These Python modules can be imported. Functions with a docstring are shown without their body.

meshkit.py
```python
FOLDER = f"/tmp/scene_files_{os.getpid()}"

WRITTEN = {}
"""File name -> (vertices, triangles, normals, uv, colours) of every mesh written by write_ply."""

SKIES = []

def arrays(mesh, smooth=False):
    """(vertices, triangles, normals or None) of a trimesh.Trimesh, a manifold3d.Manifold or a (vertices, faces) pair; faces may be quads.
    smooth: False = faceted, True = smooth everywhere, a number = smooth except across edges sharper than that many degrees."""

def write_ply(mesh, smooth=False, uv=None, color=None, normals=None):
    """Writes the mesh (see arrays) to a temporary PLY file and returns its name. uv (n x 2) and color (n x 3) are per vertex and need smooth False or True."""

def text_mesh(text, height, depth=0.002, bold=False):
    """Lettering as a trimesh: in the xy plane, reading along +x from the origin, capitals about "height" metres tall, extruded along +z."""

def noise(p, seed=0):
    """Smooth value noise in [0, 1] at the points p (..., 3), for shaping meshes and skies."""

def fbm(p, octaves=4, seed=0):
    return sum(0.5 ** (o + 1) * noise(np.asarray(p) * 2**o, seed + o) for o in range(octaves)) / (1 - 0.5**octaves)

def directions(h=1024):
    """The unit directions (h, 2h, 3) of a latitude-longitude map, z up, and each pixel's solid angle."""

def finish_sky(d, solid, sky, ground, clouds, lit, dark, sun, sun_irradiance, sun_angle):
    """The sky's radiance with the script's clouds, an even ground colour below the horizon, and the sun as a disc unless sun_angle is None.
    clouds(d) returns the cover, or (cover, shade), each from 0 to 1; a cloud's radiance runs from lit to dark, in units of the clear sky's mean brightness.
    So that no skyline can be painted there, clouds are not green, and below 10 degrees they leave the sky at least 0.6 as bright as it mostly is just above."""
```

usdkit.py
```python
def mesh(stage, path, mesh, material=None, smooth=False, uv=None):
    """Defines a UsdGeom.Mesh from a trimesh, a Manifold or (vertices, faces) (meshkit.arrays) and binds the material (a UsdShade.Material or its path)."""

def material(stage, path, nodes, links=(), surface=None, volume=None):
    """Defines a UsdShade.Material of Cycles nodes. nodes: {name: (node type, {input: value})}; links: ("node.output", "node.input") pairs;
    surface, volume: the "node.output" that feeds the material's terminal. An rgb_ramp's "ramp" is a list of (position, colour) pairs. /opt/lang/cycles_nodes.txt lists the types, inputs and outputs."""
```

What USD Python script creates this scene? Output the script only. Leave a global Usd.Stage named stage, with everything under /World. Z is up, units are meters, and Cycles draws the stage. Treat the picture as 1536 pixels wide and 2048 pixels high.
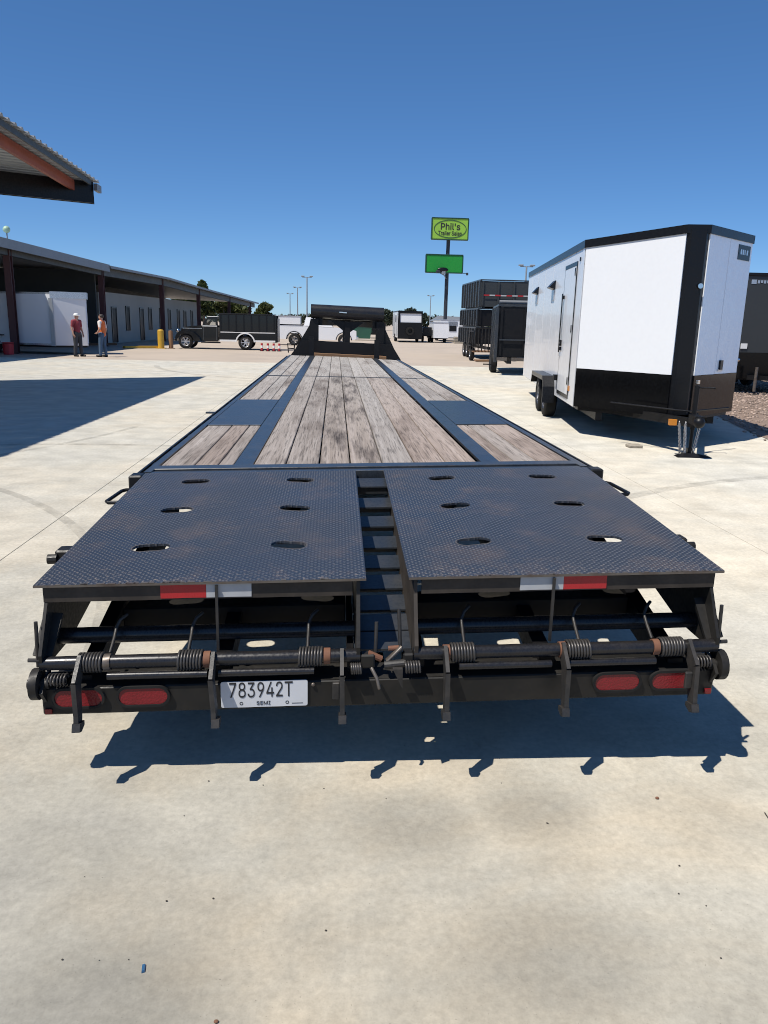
import math, random
import numpy as np, trimesh, manifold3d, usdkit, meshkit
from shapely.geometry import Polygon, Point, LineString, box as sbox
from shapely import affinity
from pxr import Usd, UsdGeom, UsdLux, UsdShade, Gf, Sdf, Vt

random.seed(7); RNG = np.random.default_rng(7)
stage = Usd.Stage.CreateInMemory()
UsdGeom.SetStageUpAxis(stage, UsdGeom.Tokens.z); UsdGeom.SetStageMetersPerUnit(stage, 1.0)
WORLD = UsdGeom.Xform.Define(stage, '/World'); stage.SetDefaultPrim(WORLD.GetPrim())
UsdGeom.Scope.Define(stage, '/World/Looks')

# ------------------------------------------------------------------ camera, sky, sun, exposure
FPX, EYE, ROLL = 1550.0, 1.695, 0.024
yv = np.array([-96, -382, FPX]); Yc = yv / np.linalg.norm(yv)
tt = FPX * FPX / (382 - 96 * ROLL); dn = np.array([-ROLL * tt, tt, FPX]); Zc = -dn / np.linalg.norm(dn)
Rw = np.stack([np.cross(Yc, Zc), Yc, Zc])            # rows: world axes in camera (right, down, forward)
right, up, back = Rw[:, 0], -Rw[:, 1], -Rw[:, 2]
cam = UsdGeom.Camera.Define(stage, '/World/camera')
m = np.eye(4); m[0, :3], m[1, :3], m[2, :3], m[3, :3] = right, up, back, (0, 0, EYE)
cam.AddTransformOp().Set(Gf.Matrix4d(*m.ravel().tolist()))
cam.CreateHorizontalApertureAttr(36.0); cam.CreateVerticalApertureAttr(48.0)
cam.CreateFocalLengthAttr(36.0 * FPX / 1536); cam.CreateClippingRangeAttr(Gf.Vec2f(0.05, 6000))
cam.CreateExposureAttr(0.52)

SUN = np.array([-.46, -.32, 1.0]); SUN /= np.linalg.norm(SUN)
sky = UsdLux.DomeLight.Define(stage, '/World/sky')
skym = usdkit.material(stage, '/World/Looks/sky', {
    't': ('sky_texture', {'sky_type': 'single_scattering', 'sun_disc': False, 'sun_elevation': math.asin(SUN[2]),
                          'sun_rotation': math.atan2(SUN[0], SUN[1]), 'air_density': 0.6, 'aerosol_density': 0.1, 'ozone_density': 8.0, 'altitude': 180.0}),
    'g': ('gamma', {'gamma': 0.75}), 'h': ('hsv', {'saturation': 1.19}), 'm': ('mix_color', {'blend_type': 'multiply', 'fac': 1.0, 'b': (.97, 1.1, 1.22), 'use_clamp': False}),
    'b': ('background_shader', {'strength': 0.107})}, [('t.color', 'g.color'), ('g.color', 'h.color'), ('h.color', 'm.a'), ('m.result', 'b.color')], surface='b.background')
UsdShade.MaterialBindingAPI.Apply(sky.GetPrim()).Bind(skym)
sky.GetPrim().SetCustomDataByKey('kind', 'structure')
sun = UsdLux.DistantLight.Define(stage, '/World/sun')
sun.CreateIntensityAttr(1.0); sun.CreateAngleAttr(0.53); sun.CreateNormalizeAttr(True); sun.CreateColorAttr(Gf.Vec3f(1.0, 0.95, 0.87))
zx = np.cross([0, 0, 1.0], SUN); zx /= np.linalg.norm(zx); zy = np.cross(SUN, zx)
m = np.eye(4); m[0, :3], m[1, :3], m[2, :3] = zx, zy, SUN
sun.AddTransformOp().Set(Gf.Matrix4d(*m.ravel().tolist()))

# ------------------------------------------------------------------ mesh helpers: everything is (vertices, faces)
def cat(*ms):
    vs, fs, k = [], [], 0
    for q in ms:
        if q is None: continue
        v, f = (np.asarray(q.vertices), np.asarray(q.faces)) if hasattr(q, 'vertices') else q
        vs.append(v); fs.append(f + k); k += len(v)
    return np.vstack(vs), np.vstack(fs)

def hull(pts):
    h = trimesh.convex.convex_hull(np.asarray(pts, float)); return np.array(h.vertices), np.array(h.faces)

BOXF = np.array([[0,2,1],[1,2,3],[4,5,6],[5,7,6],[0,1,4],[1,5,4],[2,6,3],[3,6,7],[0,4,2],[2,4,6],[1,3,5],[3,7,5]])
def box(x0, x1, y0, y1, z0, z1, ch=0):
    if ch:
        ch = min(ch, .45 * min(x1 - x0, y1 - y0, z1 - z0)); p = []
        for x, sx in ((x0, 1), (x1, -1)):
            for y, sy in ((y0, 1), (y1, -1)):
                for z, sz in ((z0, 1), (z1, -1)):
                    p += [(x + sx * ch, y + sy * ch, z), (x + sx * ch, y, z + sz * ch), (x, y + sy * ch, z + sz * ch)]
        return hull(p)
    return np.array([(x, y, z) for z in (z0, z1) for y in (y0, y1) for x in (x0, x1)], float), BOXF

def beam(a, b, w, h, upv=(0, 0, 1)):
    a, b = np.asarray(a, float), np.asarray(b, float); t = (b - a) / np.linalg.norm(b - a)
    s = np.cross(t, upv); s /= np.linalg.norm(s); n = np.cross(s, t)
    p = [q + s * i * w / 2 + n * j * h / 2 for q in (a, b) for i in (-1, 1) for j in (-1, 1)]
    return hull(p)

def tube(pts, r, n=8, cap=True):
    p = np.asarray(pts, float); r = np.broadcast_to(np.asarray(r, float), (len(p),))
    t = np.gradient(p, axis=0); t /= np.linalg.norm(t, axis=1, keepdims=True) + 1e-12
    a = np.cross(t[0], [0, 0, 1.0] if abs(t[0][2]) < .9 else [1.0, 0, 0]); a /= np.linalg.norm(a); A = []
    for k in range(len(p)):
        a = a - t[k] * (a @ t[k]); a /= np.linalg.norm(a); A.append(a)
    A = np.array(A); Bv = np.cross(t, A); ang = np.arange(n) * 2 * np.pi / n
    v = p[:, None] + r[:, None, None] * (np.cos(ang)[None, :, None] * A[:, None] + np.sin(ang)[None, :, None] * Bv[:, None])
    i, j = np.meshgrid(np.arange(len(p) - 1), np.arange(n), indexing='ij')
    q = np.stack([i*n+j, i*n+(j+1)%n, (i+1)*n+(j+1)%n, (i+1)*n+j], -1).reshape(-1, 4)
    f = np.vstack([q[:, [0,1,2]], q[:, [0,2,3]]]); v = v.reshape(-1, 3)
    if cap:
        k = len(v); v = np.vstack([v, p[:1], p[-1:]]); e = (len(p) - 1) * n
        f = np.vstack([f, [[k, (j+1)%n, j] for j in range(n)], [[k+1, e+j, e+(j+1)%n] for j in range(n)]])
    return v, f

def cyl(a, b, r, n=16): return tube([a, b], r, n)
def ring(c, axis, r0, r1, w, n=24):                     # annulus of width w along axis
    pl = Point(0, 0).buffer(r1, quad_segs=n // 4).difference(Point(0, 0).buffer(r0, quad_segs=n // 4)) if r0 > 0 else Point(0, 0).buffer(r1, quad_segs=n // 4)
    return prism(pl, w, c, axis)
def prism(poly, h, origin=(0, 0, 0), axis='z'):          # 2-D outline extruded symmetric about the origin plane; axis x: (y, z), axis y: (x, z), axis z: (x, y)
    g = trimesh.creation.extrude_polygon(poly if hasattr(poly, 'exterior') else Polygon(poly), h, engine='earcut')
    v, f = np.array(g.vertices), np.array(g.faces); v[:, 2] -= h / 2
    if axis == 'x': v = v[:, [2, 0, 1]]
    elif axis == 'y': v = v[:, [0, 2, 1]]; f = f[:, ::-1]
    return v + np.asarray(origin, float), f
def lathe(prof, c, axis='x', n=24):                      # prof: (along axis, radius)
    prof = np.asarray(prof, float); ang = np.arange(n) * 2 * np.pi / n
    al, ra = prof[:, :1] + 0 * ang, prof[:, 1:] * np.cos(ang); rb = prof[:, 1:] * np.sin(ang)
    v = np.stack({'x': [al, ra, rb], 'y': [rb, al, ra], 'z': [ra, rb, al]}[axis], -1).reshape(-1, 3) + np.asarray(c, float)
    i, j = np.meshgrid(np.arange(len(prof) - 1), np.arange(n), indexing='ij')
    q = np.stack([i*n+j, (i+1)*n+j, (i+1)*n+(j+1)%n, i*n+(j+1)%n], -1).reshape(-1, 4)
    return v, np.vstack([q[:, [0,1,2]], q[:, [0,2,3]]])
def sphere(c, r, sub=2, sc=(1, 1, 1)):
    g = trimesh.creation.icosphere(sub, 1.0); return np.array(g.vertices) * r * np.array(sc) + np.asarray(c, float), np.array(g.faces)
def xf(mesh, M=None, t=(0, 0, 0)):
    v, f = mesh if isinstance(mesh, tuple) else cat(mesh)
    return (v @ np.asarray(M).T if M is not None else v) + np.asarray(t, float), f
def rz(a): c, s = math.cos(a), math.sin(a); return np.array([[c, -s, 0], [s, c, 0], [0, 0, 1.0]])
def frame(o, ex, ez=(0, 0, 1)):                          # local (x, y, z) placed at o with x along ex (unit, horizontal), y = ez x ex
    ex = np.asarray(ex, float); ex /= np.linalg.norm(ex); ey = np.cross(ez, ex)
    return lambda mesh: xf(mesh, np.stack([ex, ey, ez], 1), o)

# ------------------------------------------------------------------ prim helpers
USED = {}
def numbered(parent, name):
    k = USED.get((parent, name), -1) + 1; USED[(parent, name)] = k
    return f'{parent}/{name}' if k == 0 else f'{parent}/{name}_{k:03d}'
ORIGIN = {}
def meta(prim, label=None, cat=None, group=None, kind=None):
    for k, v in (('label', label), ('category', cat), ('group', group), ('kind', kind)):
        if v: prim.SetCustomDataByKey(k, v)
def thing(name, loc, label=None, cat=None, group=None, kind=None):
    path = numbered('/World', name); x = UsdGeom.Xform.Define(stage, path)
    x.AddTranslateOp().Set(Gf.Vec3d(*map(float, loc))); ORIGIN[path] = np.asarray(loc, float)
    meta(x.GetPrim(), label, cat, group, kind); return path
WARP = {}
def part(parent, name, mesh, mat, smooth=False, label=None, kind=None):
    root = '/'.join(parent.split('/')[:3]); o = ORIGIN.get(root, np.zeros(3))
    v, f = mesh if isinstance(mesh, tuple) else cat(mesh)
    v = np.array(v, float)
    if root in WARP: v = WARP[root](v)
    path = numbered(parent, name)
    usdkit.mesh(stage, path, (v - o, f), mat, smooth=smooth)
    meta(stage.GetPrimAtPath(path), label, None, None, kind); return path
def single(name, mesh, mat, label=None, cat_=None, group=None, kind=None, smooth=False):
    path = numbered('/World', name); usdkit.mesh(stage, path, mesh, mat, smooth=smooth)
    meta(stage.GetPrimAtPath(path), label, cat_, group, kind); return path
def copy_of(src, name, loc, label, cat_, group, scale=1.0, rot=0):
    path = numbered('/World', name); x = UsdGeom.Xform.Define(stage, path)
    x.GetPrim().GetReferences().AddInternalReference(src); x.GetPrim().SetInstanceable(True)
    x.ClearXformOpOrder(); x.AddTranslateOp().Set(Gf.Vec3d(*map(float, loc)))
    if rot: x.AddRotateZOp().Set(rot)
    if scale != 1: x.AddScaleOp().Set(Gf.Vec3f(scale, scale, scale))
    meta(x.GetPrim(), label, cat_, group); return path

# ------------------------------------------------------------------ materials
def MAT(name, nodes, links, surface='p.BSDF'): return usdkit.material(stage, '/World/Looks/' + name, nodes, links, surface=surface)
def paint(name, c, rough=.4, dirt=.25, dirtc=None, scale=3.0, metal=0, coat=0, spec=.5, bump=0, bscale=60, per=0, rv=.1):
    c = np.asarray(c, float); d = np.asarray(dirtc if dirtc is not None else c * .55 + .02)
    n = {'g': ('geometry', {}), 'n': ('noise_texture', {'scale': scale, 'detail': 6, 'roughness': .62}),
         'n2': ('noise_texture', {'scale': scale * 9, 'detail': 4, 'roughness': .6}),
         'r': ('map_range', {'from_min': .42, 'from_max': .72, 'to_min': 0, 'to_max': dirt, 'clamp': True}),
         'mx': ('mix_color', {'a': c, 'b': d}),
         'rr': ('map_range', {'from_min': .3, 'from_max': .7, 'to_min': max(.03, rough - rv), 'to_max': min(1, rough + rv * 1.2), 'clamp': True}),
         'p': ('principled_bsdf', {'metallic': metal, 'coat_weight': coat, 'specular_ior_level': spec})}
    l = [('g.position', 'n.vector'), ('g.position', 'n2.vector'), ('n.fac', 'r.value'), ('r.result', 'mx.fac'), ('n2.fac', 'rr.value'), ('rr.result', 'p.roughness')]
    col = 'mx.result'
    if per:
        n['oi'] = ('object_info', {}); n['pr'] = ('map_range', {'from_min': 0, 'from_max': 1, 'to_min': 1 - per, 'to_max': 1 + per})
        n['hv'] = ('hsv', {}); l += [('oi.random', 'pr.value'), ('pr.result', 'hv.value'), (col, 'hv.color')]; col = 'hv.color'
    l.append((col, 'p.base_color'))
    if bump:
        n['nb'] = ('noise_texture', {'scale': bscale, 'detail': 4}); n['bm'] = ('bump', {'strength': bump, 'distance': .01})
        l += [('g.position', 'nb.vector'), ('nb.fac', 'bm.height'), ('bm.normal', 'p.normal')]
    return MAT(name, n, l)

def wood(name, c1, c2, stain, amount, thr=.50, ss=(3.2, .55, 3.2)):
    n = {'g': ('geometry', {}), 'oi': ('object_info', {}),
         'off': ('combine_xyz', {}), 'om': ('math', {'math_type': 'multiply', 'value2': 37.0}), 'ad': ('mix_color', {'blend_type': 'add', 'fac': 1.0, 'use_clamp': False, 'use_clamp_result': False}),
         'mp': ('mapping', {'scale': (30, .42, 30)}), 'n': ('noise_texture', {'scale': 1.0, 'detail': 7, 'roughness': .74, 'distortion': .35}),
         'mp2': ('mapping', {'scale': ss}), 'n2': ('noise_texture', {'scale': 1.0, 'detail': 5, 'roughness': .65}),
         'mp3': ('mapping', {'scale': (110, 3.0, 110)}), 'n3': ('noise_texture', {'scale': 1.0, 'detail': 3, 'roughness': .6}),
         'n4': ('noise_texture', {'scale': 55.0, 'detail': 3, 'roughness': .7}),
         'rp': ('rgb_ramp', {'ramp': [(.28, tuple(np.array(c1) * .72)), (.5, c1), (.7, c2)]}),
         's': ('map_range', {'from_min': thr, 'from_max': thr + .2, 'to_min': 0, 'to_max': amount, 'clamp': True}),
         'mx': ('mix_color', {'b': stain}), 'c3': ('map_range', {'from_min': .36, 'from_max': .48, 'to_min': .5, 'to_max': 1.0, 'clamp': True}),
         'hv': ('hsv', {}), 'pr': ('map_range', {'from_min': 0, 'from_max': 1, 'to_min': .92, 'to_max': 1.12}), 'mu': ('math', {'math_type': 'multiply'}),
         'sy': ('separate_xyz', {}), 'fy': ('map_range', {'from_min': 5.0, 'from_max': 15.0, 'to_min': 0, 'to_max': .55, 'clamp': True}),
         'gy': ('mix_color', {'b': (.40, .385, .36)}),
         'bm': ('bump', {'strength': .55, 'distance': .006}), 'p': ('principled_bsdf', {'roughness': .82, 'specular_ior_level': .25, 'diffuse_roughness': .5})}
    l = [('oi.random', 'om.value1'), ('om.value', 'off.x'), ('om.value', 'off.y'), ('g.position', 'ad.a'), ('off.vector', 'ad.b')]
    for k in ('mp', 'mp2', 'mp3'): l += [('ad.result', k + '.vector'), (k + '.vector', 'n' + k[2:] + '.vector')]
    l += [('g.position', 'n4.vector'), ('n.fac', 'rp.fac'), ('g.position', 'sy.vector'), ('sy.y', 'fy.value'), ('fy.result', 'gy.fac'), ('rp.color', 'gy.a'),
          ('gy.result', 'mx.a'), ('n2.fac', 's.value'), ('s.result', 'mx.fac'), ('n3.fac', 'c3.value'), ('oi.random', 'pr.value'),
          ('c3.result', 'mu.value1'), ('pr.result', 'mu.value2'), ('mu.value', 'hv.value'), ('mx.result', 'hv.color'), ('hv.color', 'p.base_color'), ('n.fac', 'bm.height'), ('bm.normal', 'p.normal')]
    return MAT(name, n, l)

def concrete():
    n = {'g': ('geometry', {}),
         'n1': ('noise_texture', {'scale': .42, 'detail': 7, 'roughness': .6, 'distortion': .4}), 'n2': ('noise_texture', {'scale': 2.3, 'detail': 6, 'roughness': .65}),
         'n3': ('noise_texture', {'scale': 34, 'detail': 5, 'roughness': .75}), 'n4': ('noise_texture', {'scale': 160, 'detail': 2, 'roughness': .5}),
         'mp': ('mapping', {'scale': (.25, 3.2, 1), 'rotation': (0, 0, .12)}), 'n5': ('noise_texture', {'scale': .6, 'detail': 5, 'roughness': .6, 'distortion': .5}),
         'v': ('voronoi_texture', {'scale': 7.0}),
         'c1': ('rgb_ramp', {'ramp': [(.34, (.46, .44, .385)), (.46, (.495, .465, .39)), (.58, (.545, .48, .37)), (.72, (.50, .47, .395))]}),
         'sx': ('separate_xyz', {}), 'fy': ('map_range', {'from_min': 1.5, 'from_max': 5.2, 'to_min': .80, 'to_max': 1.0, 'clamp': True, 'range_type': 'smoothstep'}),  # fy: view and lens falloff put into the colour, darker towards the camera
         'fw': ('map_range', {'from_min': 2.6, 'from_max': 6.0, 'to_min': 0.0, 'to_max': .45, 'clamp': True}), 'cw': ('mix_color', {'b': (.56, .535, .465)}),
         'm2': ('map_range', {'from_min': .30, 'from_max': .70, 'to_min': .80, 'to_max': 1.13}), 'm3': ('map_range', {'from_min': .25, 'from_max': .75, 'to_min': .80, 'to_max': 1.15}),
         'm4': ('map_range', {'from_min': .70, 'from_max': .76, 'to_min': 1.0, 'to_max': .62, 'clamp': True}), 'm5': ('map_range', {'from_min': .56, 'from_max': .70, 'to_min': 1.0, 'to_max': .86, 'clamp': True}),
         'a': ('math', {'math_type': 'multiply'}), 'b': ('math', {'math_type': 'multiply'}), 'c': ('math', {'math_type': 'multiply'}), 'd': ('math', {'math_type': 'multiply'}),
         'hv': ('hsv', {}), 'bm': ('bump', {'strength': .35, 'distance': .006}), 'p': ('principled_bsdf', {'roughness': .85, 'diffuse_roughness': .8, 'specular_ior_level': .25})}
    del n['v']
    for k, (x, y, r) in enumerate(((.28, 2.36, .34), (.72, 2.42, .30), (-.55, 1.66, .42), (.62, 1.75, .42))):
        n[f'q{k}'] = ('mapping', {'location': (-x / r, -y / r / .8, 0), 'scale': (1 / r, 1 / r / .8, 0)}); n[f'w{k}'] = ('gradient_texture', {'gradient_type': 'spherical'})
    n['w01'] = ('math', {'math_type': 'maximum'}); n['w23'] = ('math', {'math_type': 'maximum'}); n['wa'] = ('math', {'math_type': 'maximum'}); n['wn'] = ('math', {'math_type': 'multiply'})
    n['ws'] = ('map_range', {'from_min': .05, 'from_max': .45, 'to_min': 1.0, 'to_max': .74, 'clamp': True}); n['e'] = ('math', {'math_type': 'multiply'}); n['nn'] = ('map_range', {'from_min': .3, 'from_max': .65, 'to_min': .2, 'to_max': 1.0, 'clamp': True})
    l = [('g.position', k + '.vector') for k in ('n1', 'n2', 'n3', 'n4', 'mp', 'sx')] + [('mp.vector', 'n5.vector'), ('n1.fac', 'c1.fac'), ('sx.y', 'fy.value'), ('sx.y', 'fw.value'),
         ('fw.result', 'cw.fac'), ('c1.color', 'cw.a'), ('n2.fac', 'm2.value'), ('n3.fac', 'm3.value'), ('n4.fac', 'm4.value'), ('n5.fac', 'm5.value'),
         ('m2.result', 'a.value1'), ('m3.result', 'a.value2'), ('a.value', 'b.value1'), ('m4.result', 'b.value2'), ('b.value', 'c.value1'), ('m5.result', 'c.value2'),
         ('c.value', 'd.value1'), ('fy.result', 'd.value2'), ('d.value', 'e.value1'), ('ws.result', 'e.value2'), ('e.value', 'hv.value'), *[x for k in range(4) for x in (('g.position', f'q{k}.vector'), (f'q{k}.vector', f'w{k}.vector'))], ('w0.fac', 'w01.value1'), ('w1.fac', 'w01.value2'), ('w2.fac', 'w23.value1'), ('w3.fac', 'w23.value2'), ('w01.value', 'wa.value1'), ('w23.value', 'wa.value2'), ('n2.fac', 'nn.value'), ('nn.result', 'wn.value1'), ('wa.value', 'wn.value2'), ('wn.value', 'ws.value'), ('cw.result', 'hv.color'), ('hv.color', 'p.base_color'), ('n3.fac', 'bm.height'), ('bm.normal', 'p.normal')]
    return MAT('concrete', n, l)

def tread():
    n = {'g': ('geometry', {}), 's': ('separate_xyz', {}),
         'u': ('math', {'math_type': 'add'}), 'v': ('math', {'math_type': 'subtract'}), 'uk': ('math', {'math_type': 'multiply', 'value2': 112.0}), 'vk': ('math', {'math_type': 'multiply', 'value2': 112.0}),
         'su': ('math', {'math_type': 'sine'}), 'sv': ('math', {'math_type': 'sine'}), 'pp': ('math', {'math_type': 'multiply'}), 'ab': ('math', {'math_type': 'absolute'}),
         'h': ('map_range', {'from_min': .45, 'from_max': .8, 'clamp': True}),
         'n': ('noise_texture', {'scale': 3.5, 'detail': 7, 'roughness': .7}), 'n2': ('noise_texture', {'scale': 70, 'detail': 4, 'roughness': .7}), 'n3': ('noise_texture', {'scale': 1.1, 'detail': 5, 'roughness': .6}),
         'ru': ('map_range', {'from_min': .50, 'from_max': .70, 'to_min': 0, 'to_max': .65, 'clamp': True}), 'sp': ('map_range', {'from_min': .63, 'from_max': .70, 'to_min': 0, 'to_max': .75, 'clamp': True}),
         'ey': ('map_range', {'from_min': 2.95, 'from_max': 2.75, 'to_min': 0, 'to_max': .07, 'clamp': True}), 'ea': ('math', {'math_type': 'add'}),
         'c1': ('mix_color', {'a': (.024, .029, .040), 'b': (.10, .07, .052)}), 'c2': ('mix_color', {'b': (.22, .18, .15)}), 'lh': ('mix_color', {'b': (.09, .092, .10)}), 'lf': ('math', {'math_type': 'multiply', 'value2': .75}),  # lh mixes a painted highlight into the raised lugs
         'rr': ('map_range', {'from_min': .3, 'from_max': .7, 'to_min': .30, 'to_max': .52}),
         'bm': ('bump', {'strength': .9, 'distance': .005}), 'p': ('principled_bsdf', {'specular_ior_level': .7})}
    l = [('g.position', k + '.vector') for k in ('s', 'n', 'n2', 'n3')] + [('s.x', 'u.value1'), ('s.y', 'u.value2'), ('s.x', 'v.value1'), ('s.y', 'v.value2'), ('u.value', 'uk.value1'), ('v.value', 'vk.value1'),
         ('uk.value', 'su.value1'), ('vk.value', 'sv.value1'), ('su.value', 'pp.value1'), ('sv.value', 'pp.value2'), ('pp.value', 'ab.value1'), ('ab.value', 'h.value'), ('h.result', 'bm.height'), ('bm.normal', 'p.normal'),
         ('n.fac', 'ru.value'), ('ru.result', 'c1.fac'), ('h.result', 'lf.value1'), ('lf.value', 'lh.fac'), ('c1.result', 'lh.a'), ('lh.result', 'c2.a'), ('s.y', 'ey.value'), ('n2.fac', 'ea.value1'), ('ey.result', 'ea.value2'), ('ea.value', 'sp.value'), ('sp.result', 'c2.fac'),
         ('c2.result', 'p.base_color'), ('n3.fac', 'rr.value'), ('rr.result', 'p.roughness')]
    return MAT('tread_plate', n, l)

def leaf(name, c, per=.35):
    n = {'gi': ('geometry', {}), 'hv': ('hsv', {'color': c}), 'pr': ('map_range', {'to_min': 1 - per, 'to_max': 1 + per}),
         'd': ('principled_bsdf', {'roughness': .6, 'specular_ior_level': .3}), 't': ('translucent_bsdf', {}), 'mx': ('mix_closure', {'fac': .25})}
    return MAT(name, n, [('gi.random_per_island', 'pr.value'), ('pr.result', 'hv.value'), ('hv.color', 'd.base_color'), ('hv.color', 't.color'), ('d.BSDF', 'mx.closure1'), ('t.BSDF', 'mx.closure2')], surface='mx.closure')

K = {}
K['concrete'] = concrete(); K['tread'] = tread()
K['dirt'] = paint('pale_dirt', (.43, .36, .29), .9, .7, (.34, .29, .24), .35, spec=.2, bump=.4, bscale=20)
K['joint'] = paint('joint_sand', (.10, .09, .075), .9)
K['gravel_bed'] = paint('gravel_bed', (.25, .185, .145), .9, .8, (.14, .105, .085), 14, spec=.2, bump=.9, bscale=32)
K['stone'] = paint('gravel_stone', (.31, .235, .19), .85, .6, (.17, .135, .115), 2, spec=.25, per=.5)
K['black'] = paint('black_paint', (.006, .006, .007), .42, .35, (.014, .0125, .0115), 5, spec=.3)
K['black_bumper'] = paint('worn_black_steel', (.011, .0105, .0095), .5, .7, (.027, .023, .019), 7, spec=.35)
K['steel'] = paint('dark_worn_steel', (.021, .026, .033), .33, .6, (.05, .047, .044), 6, spec=.75, rv=.08)
K['lip'] = paint('weathered_lip', (.032, .026, .021), .6, .9, (.06, .048, .038), 9, spec=.35)
K['bare'] = paint('rubbed_steel', (.16, .14, .12), .42, .8, (.09, .06, .045), 14, metal=.5)
K['pipe'] = paint('pipe_black', (.012, .012, .014), .30, .6, (.03, .025, .02), 12, spec=.5)
K['rust'] = paint('rust', (.17, .075, .04), .8, .8, (.12, .05, .03), 30)
K['spring'] = paint('spring_steel', (.075, .07, .066), .38, .6, (.035, .03, .026), 25, metal=.4)
K['hook'] = paint('hook_steel', (.020, .019, .018), .5, .8, (.05, .043, .037), 18)
K['wood'] = [wood('deck_wood_grey', (.295, .255, .225), (.415, .37, .335), (.10, .075, .06), .75), wood('deck_wood_brown', (.285, .23, .195), (.40, .335, .295), (.095, .068, .052), .75),
             wood('deck_wood_pale', (.29, .26, .235), (.41, .375, .345), (.13, .10, .085), .6), wood('deck_wood_stained', (.28, .235, .20), (.40, .345, .31), (.05, .04, .036), .92, .47, (8, .75, 8))]
K['red_tape'] = paint('red_tape', (.42, .018, .022), .35, .3, (.25, .02, .02), 20)
K['white_tape'] = paint('silver_tape', (.42, .43, .44), .35, .4, (.3, .3, .3), 20)
K['lens'] = paint('red_lens', (.20, .012, .016), .25, .3, (.1, .01, .01), 30, bump=.3, bscale=120)
K['rubber'] = paint('rubber', (.010, .010, .010), .75, .5, (.03, .027, .024), 8, spec=.3)
K['plate'] = paint('plate_white', (.62, .63, .65), .45, .3, (.45, .46, .48), 12)
K['ink'] = paint('black_ink', (.02, .02, .022), .6, .1)
K['white'] = paint('white_aluminium', (.76, .77, .79), .30, .06, (.68, .68, .69), .8, coat=.25, rv=.03, bump=.10, bscale=1.7)
K['nose_white'] = paint('white_nose_sheet', (.78, .79, .80), .3, .08, (.68, .68, .68), 1.2)
K['gloss_black'] = paint('gloss_black_sheet', (.004, .004, .0045), .14, .3, (.006, .006, .006), 2.5, spec=.22, bump=.10, bscale=2.2, rv=.05)
K['trim_black'] = paint('black_trim', (.005, .005, .006), .3, .2, (.008, .008, .008), spec=.35, rv=.05)
K['charcoal'] = paint('charcoal_sheet', (.038, .042, .044), .34, .2, (.03, .033, .034), 1.0, spec=.4, rv=.04)
K['alu'] = paint('aluminium', (.62, .62, .63), .3, .3, (.4, .4, .4), 6, metal=.9)
K['rim_dark'] = paint('machined_rim', (.25, .25, .26), .3, .4, (.05, .05, .05), 5, metal=.8)
K['chain'] = paint('zinc_chain', (.55, .55, .56), .35, .4, (.3, .3, .3), 30, metal=.9)
K['galv'] = paint('galvanised_roof', (.36, .38, .40), .45, .4, (.26, .27, .28), 1.5, metal=.4)
K['fascia'] = paint('grey_fascia', (.16, .17, .18), .5, .3, (.1, .1, .1), 2)
K['maroon'] = paint('maroon_steel', (.075, .026, .028), .55, .4, (.05, .02, .02), 2)
K['purlin'] = paint('red_oxide_purlin', (.30, .075, .045), .6, .4, (.18, .06, .04), 2)
K['dark_wall'] = paint('dark_metal_wall', (.045, .052, .055), .6, .3, (.03, .03, .03), .8)
K['grey_wall'] = paint('grey_wall', (.26, .25, .225), .8, .3, (.21, .20, .175), .8, spec=.2)
K['glass'] = paint('dark_glass', (.006, .007, .008), .35, .0, spec=.08, rv=.02)
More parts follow.
